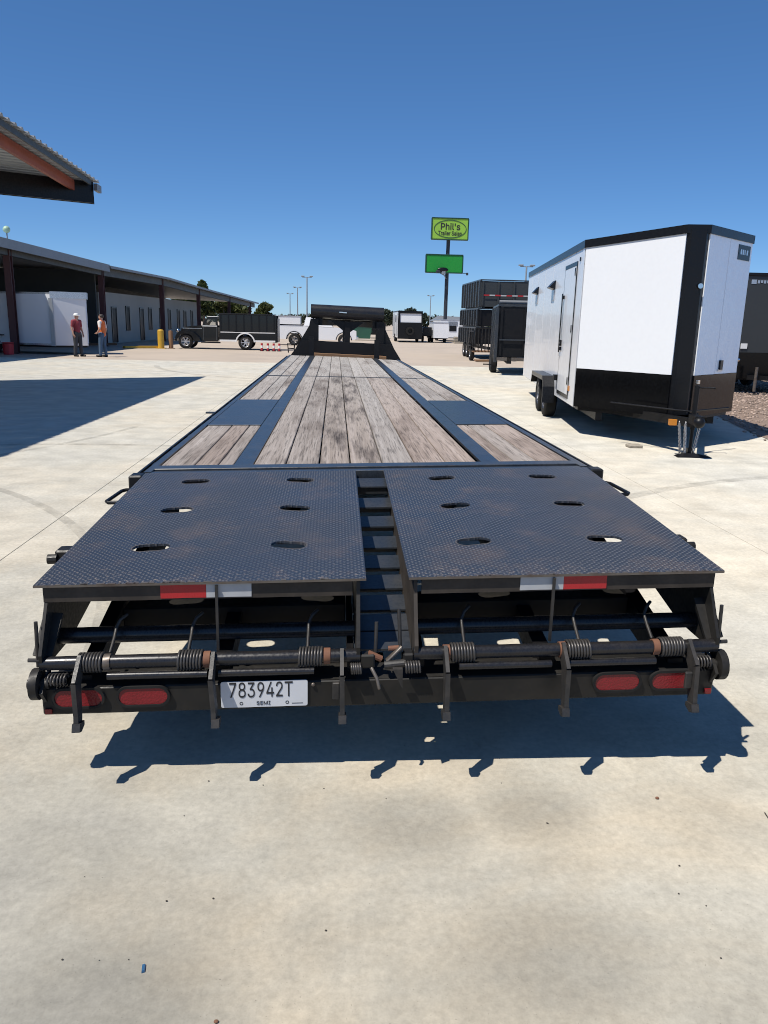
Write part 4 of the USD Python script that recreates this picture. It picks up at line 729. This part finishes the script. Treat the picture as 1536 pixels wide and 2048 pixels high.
# ------------------------------------------------------------------ white trailer inside the workshop
wt = thing('cargo_trailer', (-13.5, 35.5, 0), 'white V-nose cargo trailer parked in the shade under the workshop roof', 'cargo trailer')
q = [(-19.0, 36.6), (-12.15, 35.15), (-10.95, 35.75), (-11.3, 37.0), (-18.5, 38.8)]
def wpan(a, b, z0, z1, t=.04): return panel((*a, 0), (*b, 0), z0, z1, z1, t)
for n_, i in (('side_wall', 0), ('nose_panel', 1), ('nose_panel', 2), ('side_wall', 3), ('rear_wall', 4)): part(wt, n_, wpan(q[i], q[(i + 1) % 5], .38, 2.52), K['white'])
part(wt, 'roof', hull([(x, y, z) for x, y in q for z in (2.50, 2.60)]), K['alu']); part(wt, 'floor', hull([(x * .99 - .12, y * .995 + .2, z) for x, y in q for z in (.30, .37)]), K['black'])
part(wt, 'nose_cap', hull([(x, y, z) for x, y in ((-12.2, 35.08), (-10.85, 35.72), (-11.2, 37.05)) for z in (2.36, 2.64)] ), K['alu']); part(wt, 'corner_trim', box(-12.24, -12.08, 35.0, 35.1, .36, 2.36), K['galv'])
part(wt, 'bottom_trim', beam((-19.0, 36.54, .42), (-12.25, 35.1, .42), .05, .08), K['alu'])
wheel(wt, (-14.95, 35.72, .36), 'y', .36, .22); wheel(wt, (-15.85, 35.9, .36), 'y', .36, .22); part(wt, 'fender', beam((-16.4, 35.86, .78), (-14.45, 35.45, .78), .26, .04), K['trim_black'])
part(wt, 'tongue', beam((-11.1, 36.3, .42), (-9.9, 36.6, .45), .12, .1), K['black'])
rb = thing('red_bucket', (-13.6, 33.9, 0), 'red plastic drum standing by the near workshop column', 'drum')
part(rb, 'body', lathe([(0.0, .0), (0.0, .2), (.2, .215), (.42, .22), (.45, .23), (.46, .2), (.47, 0)], (-13.75, 34.2, .005), 'z', 24), K['red'], 40); part(rb, 'lid', lathe([(0, 0), (0, .235), (.03, .235), (.035, 0)], (-13.75, 34.2, .478), 'z', 24), K['red'], 40)
ball = thing('roof_lamp', (-14.1, 37, 4.6), 'small pale green globe on a rod above the workshop eave', 'lamp')
part(ball, 'rod', cyl((-14.3, 36.5, 4.62), (-14.3, 36.5, 5.1), .03), K['galv_pole'], 30); part(ball, 'globe', sphere((-14.3, 36.5, 5.22), .15, 2), paint('pale_green', (.35, .5, .36), .4), True)

# ------------------------------------------------------------------ old black truck (heading left) and white pickup
tk = thing('old_truck', (-6.05, 45.4, 0), 'vintage black pickup truck with boxed stake bed and white trim', 'truck')
tx = lambda m_: xf(m_, None, (-6.05, 44.7, 0))       # local: x along the length (front at -x), y depth from the near side
def arcs(cx, cz, r, n=10): return [(cx + r * math.cos(a), cz + r * math.sin(a)) for a in np.linspace(0, np.pi, n)]
hood = Polygon([(-2.55, .48), (-2.62, .85), (-2.55, 1.10), (-2.2, 1.22), (-1.5, 1.28), (-1.38, 1.28), (-1.38, .42)])
part(tk, 'hood', tx(prism(hood, 1.25, (0, .95, 0), 'y')), K['truck_black'])
def fend(cx, s): return Polygon(arcs(cx, .46, .56) + [(cx - .62, .40), (cx - .5, .40)] + arcs(cx, .40, .45)[::-1] + [(cx + .62, .40)]).buffer(0)
fp = Polygon([(-2.85, .42), (-2.86, .62), (-2.75, .86), (-2.5, .99), (-2.2, 1.0), (-1.85, .92), (-1.55, .62), (-1.45, .42), (-1.8, .42)]).difference(Point(-2.30, .40).buffer(.45))
for y in (.2, 1.75): part(tk, 'front_fender', tx(prism(max(fp.geoms, key=lambda g_: g_.area) if hasattr(fp, 'geoms') else fp, .38, (0, y, 0), 'y')), K['truck_black'])
cabp = Polygon([(-1.37, .42), (-1.37, 1.28), (-1.18, 1.62), (-1.0, 1.74), (-.66, 1.76), (-.52, 1.68), (-.5, 1.28), (-.5, .42)]); winp = Polygon([(-1.22, 1.30), (-1.06, 1.60), (-.64, 1.62), (-.62, 1.30)])
cab = part(tk, 'cab', tx(cat(prism(cabp.difference(winp.buffer(.0)), .06, (0, .12, 0), 'y'), prism(cabp.difference(winp), .06, (0, 1.78, 0), 'y'), box(-1.36, -.51, .151, 1.749, .42, 1.2), box(-1.05, -.55, .151, 1.749, 1.66, 1.745))), K['truck_black'])
part(cab, 'side_window', tx(prism(winp, .01, (0, .13, 0), 'y')), K['pane']); part(cab, 'windscreen', tx(beam((-1.36, .95, 1.29), (-1.06, .95, 1.66), 1.55, .02, (.8, 0, .6))), K['pane']); part(cab, 'roof', tx(box(-1.08, -.5, .1, 1.8, 1.762, 1.80, .015)), K['white_stripe']); part(cab, 'window_sill', tx(box(-1.36, -.55, .075, .089, 1.24, 1.285)), K['white_stripe'])
part(cab, 'door_line', tx(cat(box(-1.3, -1.29, .082, .0895, .5, 1.24), box(-.6, -.59, .082, .0895, .5, 1.24))), K['fascia'])
bed = part(tk, 'stake_bed', tx(cat(box(-.42, 2.72, .05, .12, .95, 1.90), box(-.42, 2.72, 1.75, 1.82, .95, 1.90), box(-.42, -.36, .121, 1.749, .6, 1.9), box(2.66, 2.72, .121, 1.749, .6, 1.7), box(-.42, 2.72, .121, 1.749, .58, .65))), K['truck_black'])
for k in range(8): part(bed, 'stake', tx(box(-.36 + k * .42, -.29 + k * .42, .02, .048, .98, 1.93)), K['trim_black'])
part(bed, 'bow_cover', tx(box(-.45, 2.5, .03, 1.84, 1.905, 1.97, .02)), K['trim_black'])
side = sbox(-.42, .46, 2.74, .945).difference(Point(1.0, .40).buffer(.47))
part(tk, 'bed_side', tx(prism(side, .05, (0, .06, 0), 'y')), K['truck_black']); part(tk, 'bed_side', tx(prism(side, .05, (0, 1.82, 0), 'y')), K['truck_black'])
part(tk, 'upper_stripe', tx(box(-.36, 2.66, .02, .033, 1.02 - .09, 1.06 - .09)), K['white_stripe'])
low = sbox(-.42, .45, 2.66, .54).difference(Point(1.0, .40).buffer(.50))
for g_ in low.geoms: part(tk, 'lower_stripe', tx(prism(g_, .014, (0, .024, 0), 'y')), K['white_stripe'])
arch = Point(1.0, .40).buffer(.545).difference(Point(1.0, .40).buffer(.475)).intersection(sbox(0, .44, 2, 1.2)); part(tk, 'wheel_arch', tx(prism(arch, .03, (0, .012, 0), 'y')), K['white_stripe'])
part(tk, 'front_bumper', tx(box(-2.95, -2.86, .05, 1.85, .42, .55, .02)), K['chrome']); part(tk, 'headlight', tx(sphere((-2.72, .18, .98), .10, 2)), K['chrome'], True); part(tk, 'hood_trim', tx(box(-2.5, -1.42, .313, .324, 1.10, 1.13)), K['chrome'])
part(tk, 'running_board', tx(box(-1.45, -.4, .02, .30, .34, .40)), K['black']); part(tk, 'tail_frame', tx(cat(box(2.74, 2.80, .1, 1.8, .45, 1.75), box(2.5, 2.72, .3, 1.6, .42, .5))), K['trim_black'])
for x in (-2.30, 1.0):
    for y in (.14, 1.76): wheel(tk, (-6.05 + x, 44.7 + y, .40), 'y', .40, .2, .62, 'alu', spokes=6)
rp_ = 'small red and white posts standing behind the truck'
p0 = None
for k, x in enumerate((-4.05, -3.72, -3.40, -3.10)):
    if k == 0:
        p0 = thing('marker_post', (x, 43.8, 0), 'leftmost of the four red and white posts, nearest the black truck wheel', 'post', rp_)
        part(p0, 'post', cyl((x, 43.8, .02), (x, 43.8, .42), .06, 12), K['red'], 30); part(p0, 'band', cyl((x, 43.8, .16), (x, 43.8, .30), .064, 12), K['white_stripe'], 30); part(p0, 'foot', cyl((x, 43.8, 0), (x, 43.8, .03), .12, 12), K['black'], 30)
    else: copy_of(p0, 'marker_post', (x, 43.8, 0), ('', 'second from the left of the red and white posts behind the black truck', 'third from the left of the red and white posts behind the black truck', 'rightmost of the four red and white posts, clear of the black truck')[k], 'post', rp_)
pk = thing('pickup_truck', (-1.6, 55.8, 0), 'white pickup truck behind the gooseneck, its bed towards the old truck', 'pickup truck')
px = lambda m_: xf(m_, None, (-4.2, 54.8, 0))        # rear at x = 0, front at 5.6
bodyp = Polygon([(0, .55), (0, 1.30), (1.95, 1.33), (1.95, 1.30), (3.9, 1.25), (5.3, 1.15), (5.6, 1.05), (5.62, .5), (5.2, .42), (.2, .42)]).difference(Point(1.35, .40).buffer(.52)).difference(Point(4.75, .40).buffer(.52))
part(pk, 'body', px(prism(bodyp, 1.9, (0, .95, 0), 'y')), K['white']); cabin = part(pk, 'cabin', px(hull([(x, y, z) for y0, x, z in ((0, 0, 0),) for x, y, z in ((2.0, .03, 1.34), (4.0, .03, 1.28), (2.0, 1.87, 1.34), (4.0, 1.87, 1.28), (2.15, .18, 1.90), (3.3, .18, 1.92), (2.15, 1.72, 1.9), (3.3, 1.72, 1.92))])), K['white'])
part(cabin, 'side_window', px(hull([(2.18, .055, 1.40), (3.72, .055, 1.38), (2.25, .165, 1.80), (3.3, .165, 1.83), (2.18, .08, 1.40), (3.7, .08, 1.38), (2.25, .19, 1.8), (3.3, .19, 1.83)])), K['glass']); part(cabin, 'windscreen', px(hull([(3.99, .25, 1.33), (3.99, 1.65, 1.33), (3.36, .3, 1.87), (3.36, 1.6, 1.87), (4.02, .25, 1.33), (4.02, 1.65, 1.33), (3.39, .3, 1.87), (3.39, 1.6, 1.87)])), K['glass'])
part(pk, 'bed_rail', px(cat(box(.0, 1.95, -.02, .12, 1.335, 1.40), box(0, 1.95, 1.78, 1.92, 1.335, 1.40), box(-.01, .1, .121, 1.779, 1.335, 1.4))), K['trim_black']); part(pk, 'bumper', px(box(5.6, 5.75, .1, 1.8, .45, .68, .03)), K['chrome'])
part(pk, 'wheel_arch_trim', px(cat(*[prism(Point(c, .4).buffer(.56).difference(Point(c, .4).buffer(.50)).intersection(sbox(c - 1, .42, c + 1, 1.2)), .03, (0, -.012, 0), 'y') for c in (1.35, 4.75)])), K['trim_black']); part(pk, 'tail_light', px(box(-.02, .1, -.012, .2, .85, 1.15)), K['lens'])
for x in (1.35, 4.75):
    for y in (.10, 1.80): wheel(pk, (-4.2 + x, 54.8 + y, .40), 'y', .40, .26, .62, 'rim_dark')

# ------------------------------------------------------------------ people
def capsule_chain(joints, bones, edge=.03):
    M = None
    for a, b in bones:
        pa, ra = joints[a]; pb, rb_ = joints[b]
        sp = [manifold3d.Manifold.sphere(r, 16).translate(list(map(float, p))) for p, r in ((pa, ra), (pb, rb_))]
        h = manifold3d.Manifold.batch_hull(sp); M = h if M is None else M + h
    mm = M.refine_to_length(edge).to_mesh(); t = trimesh.Trimesh(mm.vert_properties[:, :3], mm.tri_verts, process=True)
    trimesh.smoothing.filter_taubin(t, iterations=8); return np.array(t.vertices), np.array(t.faces)
def person(loc, face, h, label, shirt, trousers, arms, hat, vest=None):
    p = thing('person', (*loc, 0), label, 'person'); s = h / 1.75
    Fr = lambda mesh: xf((mesh[0] * s, mesh[1]), rz(face), (*loc, 0))       # local: faces +x, left is +y
    J = {'pel': ((0, 0, .95), .13), 'belly': ((.01, 0, 1.10), .125), 'chest': ((0, 0, 1.32), .135), 'neck': ((.01, 0, 1.50), .055), 'skull': ((.03, 0, 1.62), .085), 'crown': ((.01, 0, 1.665), .088), 'chin': ((.06, 0, 1.56), .045)}
    for sd, nm in ((1, 'l'), (-1, 'r')):
        st_ = .07 if sd > 0 else -.06
        J |= {'hip' + nm: ((0, sd * .09, .92), .10), 'kn' + nm: ((.02 + st_ * .4, sd * .10, .50), .062), 'an' + nm: ((st_, sd * .11, .09), .042), 'he' + nm: ((st_ - .03, sd * .11, .04), .036), 'to' + nm: ((st_ + .16, sd * .13, .035), .032),
              'sh' + nm: ((0, sd * .185, 1.42), .062), 'cl' + nm: ((0, sd * .08, 1.42), .08), 'el' + nm: (arms[nm][0], .044), 'wr' + nm: (arms[nm][1], .030), 'pa' + nm: (arms[nm][2], .034)}
    Bn = [('pel', 'belly'), ('belly', 'chest'), ('chest', 'neck'), ('neck', 'skull'), ('skull', 'crown'), ('skull', 'chin')]
    for nm in 'lr': Bn += [('pel', 'hip' + nm), ('hip' + nm, 'kn' + nm), ('kn' + nm, 'an' + nm), ('an' + nm, 'he' + nm), ('he' + nm, 'to' + nm), ('chest', 'cl' + nm), ('cl' + nm, 'sh' + nm), ('sh' + nm, 'el' + nm), ('el' + nm, 'wr' + nm), ('wr' + nm, 'pa' + nm)]
    for nm, sd in (('l', 1), ('r', -1)):
        pa = np.array(J['pa' + nm][0]); d = pa - np.array(J['wr' + nm][0]); d /= np.linalg.norm(d)
        for k in range(4):
            o = pa + np.array([.026 - .017 * k, 0, 0]); J[f'f{nm}{k}'] = (o + d * .02, .0095); J[f'g{nm}{k}'] = (o + d * (.075 + (.012 if k in (1, 2) else 0)) + np.array([0, -sd * .012, 0]), .008); Bn.append((f'f{nm}{k}', f'g{nm}{k}'))
        J[f't{nm}'] = (pa + np.array([.04, -sd * .005, 0]) - d * .0, .010); J[f'u{nm}'] = (pa + np.array([.058, -sd * .008, 0]) + d * .045, .009); Bn += [(f'pa{nm}', f't{nm}'), (f't{nm}', f'u{nm}')]
    body = part(p, 'body', Fr(capsule_chain(J, Bn, .03)), K['skin'], True)
    part(body, 'face_features', Fr(cat(sphere((.118, 0, 1.605), .017, 1), sphere((.10, .032, 1.635), .011, 1), sphere((.10, -.032, 1.635), .011, 1), sphere((.10, 0, 1.572), .016, 1, (.6, 1.3, .4)), sphere((.02, .088, 1.61), .024, 1, (.7, .4, 1.1)), sphere((.02, -.088, 1.61), .024, 1, (.7, .4, 1.1)))), K['skin'], True)
    g_ = lambda nm, e: (J[nm][0], J[nm][1] + e)
    SJ = {k: g_(k, .014) for k in ('pel', 'belly', 'chest', 'cll', 'clr', 'shl', 'shr', 'ell', 'elr')}; 
    for nm in 'lr': SJ['fa' + nm] = (tuple(np.array(J['sh' + nm][0]) * .25 + np.array(J['el' + nm][0]) * .75), .055)
    part(p, 'shirt', Fr(capsule_chain(SJ, [('pel', 'belly'), ('belly', 'chest'), ('chest', 'cll'), ('chest', 'clr'), ('cll', 'shl'), ('clr', 'shr'), ('shl', 'fal'), ('shr', 'far')], .035)), K[shirt], True)
    if vest: part(p, 'vest', Fr(capsule_chain({k: g_(k, .022) for k in ('pel', 'belly', 'chest', 'cll', 'clr')}, [('pel', 'belly'), ('belly', 'chest'), ('chest', 'cll'), ('chest', 'clr')], .035)), K[vest], True)
    TJ = {k: g_(k, .02) for k in ('pel', 'hipl', 'hipr', 'knl', 'knr', 'anl', 'anr')}
    part(p, 'trousers', Fr(capsule_chain(TJ, [('pel', 'hipl'), ('pel', 'hipr'), ('hipl', 'knl'), ('hipr', 'knr'), ('knl', 'anl'), ('knr', 'anr')], .035)), K[trousers], True)
    for nm in 'lr': part(p, 'shoe', Fr(capsule_chain({'a': g_('he' + nm, .012), 'b': g_('to' + nm, .010)}, [('a', 'b')], .03)), K['black'], True)
    if hat == 'cap': part(p, 'cap', Fr(cat(lathe([(0, .107), (.05, .10), (.085, .07), (.10, .0)], (.015, 0, 1.655), 'z', 20), hull([(.09, -.07, 1.655), (.09, .07, 1.655), (.20, -.05, 1.65), (.20, .05, 1.65), (.09, -.07, 1.668), (.09, .07, 1.668), (.2, -.05, 1.66), (.2, .05, 1.66)]))), K['cap'], True)
    else: part(p, 'hair', Fr(cat(sphere((-.012, 0, 1.672), .098, 2, (1, .98, .88)))), K['hair'], True)
    return p
person((-10.75, 33.8), -.5, 1.76, 'person in maroon shirt, dark trousers and white cap standing by the shaded white trailer', 'maroon_shirt', 'charcoal_cloth',
       {'l': ((-.02, .25, 1.16), (.06, .26, .93), (.075, .25, .86)), 'r': ((-.02, -.25, 1.16), (.06, -.26, .93), (.075, -.25, .86))}, 'cap')
person((-9.75, 33.9), 2.9, 1.74, 'person in orange vest and blue jeans facing the one in maroon', 'white_cloth', 'denim',
       {'l': ((-.06, .27, 1.16), (.10, .24, .98), (.16, .20, .97)), 'r': ((-.04, -.26, 1.15), (.04, -.27, .92), (.055, -.26, .85))}, 'hair', 'orange_vest')

# ------------------------------------------------------------------ pylon sign
sg_ = thing('pylon_sign', (11.8, 86, 0), 'tall pylon sign with lime board above a plain green board', 'sign')
part(sg_, 'pole', cyl((11.8, 86, 0), (11.8, 86, 10.3), .20, 20), K['pole'], 30)
def board(x0, x1, z0, z1, mat):
    b = part(sg_, 'board', box(x0, x1, 85.45, 85.75, z0, z1, .03), K[mat])
    part(b, 'frame', cat(box(x0 - .05, x1 + .05, 85.40, 85.80, z1 + .002, z1 + .09), box(x0 - .05, x1 + .05, 85.40, 85.80, z0 - .09, z0 - .002), box(x0 - .09, x0 - .002, 85.40, 85.8, z0, z1), box(x1 + .002, x1 + .09, 85.40, 85.8, z0, z1)), K['sign_edge']); return b
b1 = board(9.98, 13.75, 10.33, 12.38, 'lime'); board(9.48, 13.33, 6.98, 8.72, 'green')
ov = affinity.scale(Point(11.87, 11.35).buffer(1, quad_segs=16), 1.72, .90); ovi = affinity.scale(Point(11.87, 11.35).buffer(1, quad_segs=16), 1.66, .84)
part(b1, 'oval', prism(ov.difference(ovi), .02, (0, 85.43, 0), 'y'), K['sign_edge'])
part(b1, 'lettering', cat(text_xz("Phil's", .62, 2.05, 11.9, 85.435, 11.28, True), text_xz('Trailer Sales', .40, 2.5, 11.87, 85.435, 10.72, True)), K['ink'])
for x in (11.5, 12.1): part(sg_, 'bracket', box(x - .06, x + .06, 85.76, 85.95, 10.4, 12.2), K['pole'])
part(sg_, 'floodlight', cat(box(10.5, 10.95, 84.9, 85.3, 6.85, 7.15, .04), beam((10.9, 85.2, 6.9), (11.7, 85.9, 6.6), .06, .06)), K['pole']); part(sg_, 'floodlight', cat(box(11.1, 11.5, 84.9, 85.3, 6.75, 7.2, .04), beam((11.3, 85.2, 6.8), (11.75, 85.9, 6.3), .06, .06)), K['galv_pole'])
part(sg_, 'side_arm', cat(beam((12.0, 85.9, 6.95), (13.95, 85.6, 6.95), .07, .07), box(13.8, 14.0, 85.4, 85.7, 6.75, 7.0, .02)), K['pole'])
part(sg_, 'motor_housing', cat(sphere((11.2, 85.0, 7.2), .42, 2, (1.4, .3, .6))), K['trim_black'], True)

# ------------------------------------------------------------------ lamp posts far off
lg = 'tall yard lamp posts far behind the trailers'
lp = thing('lamp_post', (-5.16, 143, 0), 'nearest tall thin lamp post left of the gooseneck', 'lamp post', None)
part(lp, 'pole', tube([(-5.16, 143, 0), (-5.16, 143, 9.1)], [.16, .10], 12), K['galv_pole'], 30); part(lp, 'crossbar', box(-6.0, -4.32, 142.95, 143.05, 9.0, 9.1), K['galv_pole'])
for x in (-5.9, -4.42): part(lp, 'lamp_head', box(x - .3, x + .3, 142.7, 143.2, 9.12, 9.3, .04), K['galv_pole'])
part(lp, 'base', cyl((-5.16, 143, 0), (-5.16, 143, .5), .3, 12), K['block'], 30)
for x, y, l in ((-9.08, 190, 'middle one of the three thin lamp posts left of the gooseneck'), (-13.4, 235, 'farthest and faintest lamp post left of the gooseneck'), (26.2, 222, 'thin lamp post between the far white trailer and the pylon sign'), (24.4, 103, 'lamp post above the stacked dump trailers')):
    copy_of(lp, 'lamp_post', (x, y, 0), l, 'lamp post', None)

# ------------------------------------------------------------------ trees
def leaves(blobs, n, size):
    vs = []
    for (c, r), k in zip(blobs, [max(1, int(n * b[1][0] * b[1][2] / sum(q[1][0] * q[1][2] for q in blobs))) for b in blobs]):
        d = RNG.normal(size=(k, 3)); d /= np.linalg.norm(d, axis=1, keepdims=True); rad = RNG.uniform(.35, 1.08, (k, 1)) ** .6
        ctr = np.asarray(c) + d * rad * np.asarray(r); a = RNG.normal(size=(k, 3)); b = RNG.normal(size=(k, 3)); a /= np.linalg.norm(a, axis=1, keepdims=True); b -= a * (a * b).sum(1, keepdims=True); b /= np.linalg.norm(b, axis=1, keepdims=True)
        s = size * RNG.uniform(.6, 1.4, (k, 1)); vs.append(np.stack([ctr - a * s, ctr + b * s * .55, ctr + a * s, ctr - b * s * .55], 1))
    v = np.concatenate(vs).reshape(-1, 3); q = np.arange(len(v)).reshape(-1, 4); return v, np.vstack([q[:, [0, 1, 2]], q[:, [0, 2, 3]]])
def tree(x, y, h, w, label, mat='leaf_a', n=2200, size=.28, cat_='tree'):
    t = thing('tree', (x, y, 0), label, cat_)
    lim = [tube([(x, y, 0), (x + .1, y, h * .35), (x - .05, y, h * .7)], [w * .06, w * .045, w * .02], 8)]; bl = []
    for k in range(9):
        a = k * 2.4; r = w * .5 * RNG.uniform(.35, .8); z = h * RNG.uniform(.42, .9); c = (x + r * math.cos(a), y + r * math.sin(a), z)
        lim.append(tube([(x, y, h * .35), ((x + c[0]) / 2, (y + c[1]) / 2, h * .5), c], [w * .03, w * .02, w * .008], 6)); bl.append((c, (w * RNG.uniform(.16, .28),) * 2 + (h * RNG.uniform(.08, .15),)))
    bl.append(((x, y, h * .88), (w * .2, w * .2, h * .12)))
    part(t, 'trunk', cat(*lim), K['trunk'], 40); part(t, 'crown', leaves(bl, n, size), K[mat])
tree(-18.0, 110, 6.6, 3.0, 'leafy tree rising above the workshop roof', 'leaf_a')
tree(-14.2, 106, 4.0, 4.6, 'broad low green tree seen through the open workshop bay', 'leaf_b')
tree(-9.9, 112, 3.9, 2.6, 'yellow-green bushy tree at the far end of the workshop roof', 'leaf_b')
tree(-17.5, 100, 4.6, 5.5, 'dark green tree behind the old truck cab', 'leaf_a')
tree(12.0, 128, 3.9, 5.0, 'small dark tree behind the foot of the pylon sign', 'leaf_far'); tree(10.2, 170, 4.4, 7, 'far bushy tree behind the small white trailers', 'leaf_far')
bl = []
for x in np.arange(-260, 300, 5.5):
    y = 330 + 40 * meshkit.noise(np.array([x * .03, 0, 0])) ; h = 3.2 + 3.2 * meshkit.noise(np.array([x * .06, 5, 0])); bl.append(((x, y, h * .5), (4.2, 3.5, h * .55)))
single('far_tree_line', leaves(bl, 26000, .75), K['leaf_far'], 'distant low line of dark trees along the horizon', 'trees', None, 'stuff')

# ------------------------------------------------------------------ litter and pebbles on the near concrete
single('blue_scrap', hull([(-.502, 1.742, .0), (-.493, 1.745, .0), (-.506, 1.768, .0), (-.497, 1.771, .0), (-.501, 1.744, .006), (-.495, 1.746, .006), (-.505, 1.766, .005), (-.498, 1.768, .005)]), K['blue_bit'], 'tiny blue plastic scrap on the concrete at lower left', 'scrap')
peb = []
for k in range(22):
    x, y = RNG.uniform(-1.0, 1.6), RNG.uniform(1.55, 2.75); r = RNG.uniform(.0012, .0030); peb.append(sphere((x, y, r * .5), r, 1, (1.2, 1, .7)))
single('grit', cat(*peb), K['lip'], 'scattered dark grit on the near concrete', 'grit', None, 'stuff', True)
for (x, y, r, l) in ((-.282, 1.585, .005, 'tiny rust-red pebble at the bottom edge left of centre'), (1.205, 2.475, .006, 'tiny rust-red pebble right of the trailer shadow')):
    single('pebble', sphere((x, y, r * .5), r, 2, (1.2, 1, .7)), K['rust'], l, 'pebble', None, None, True)
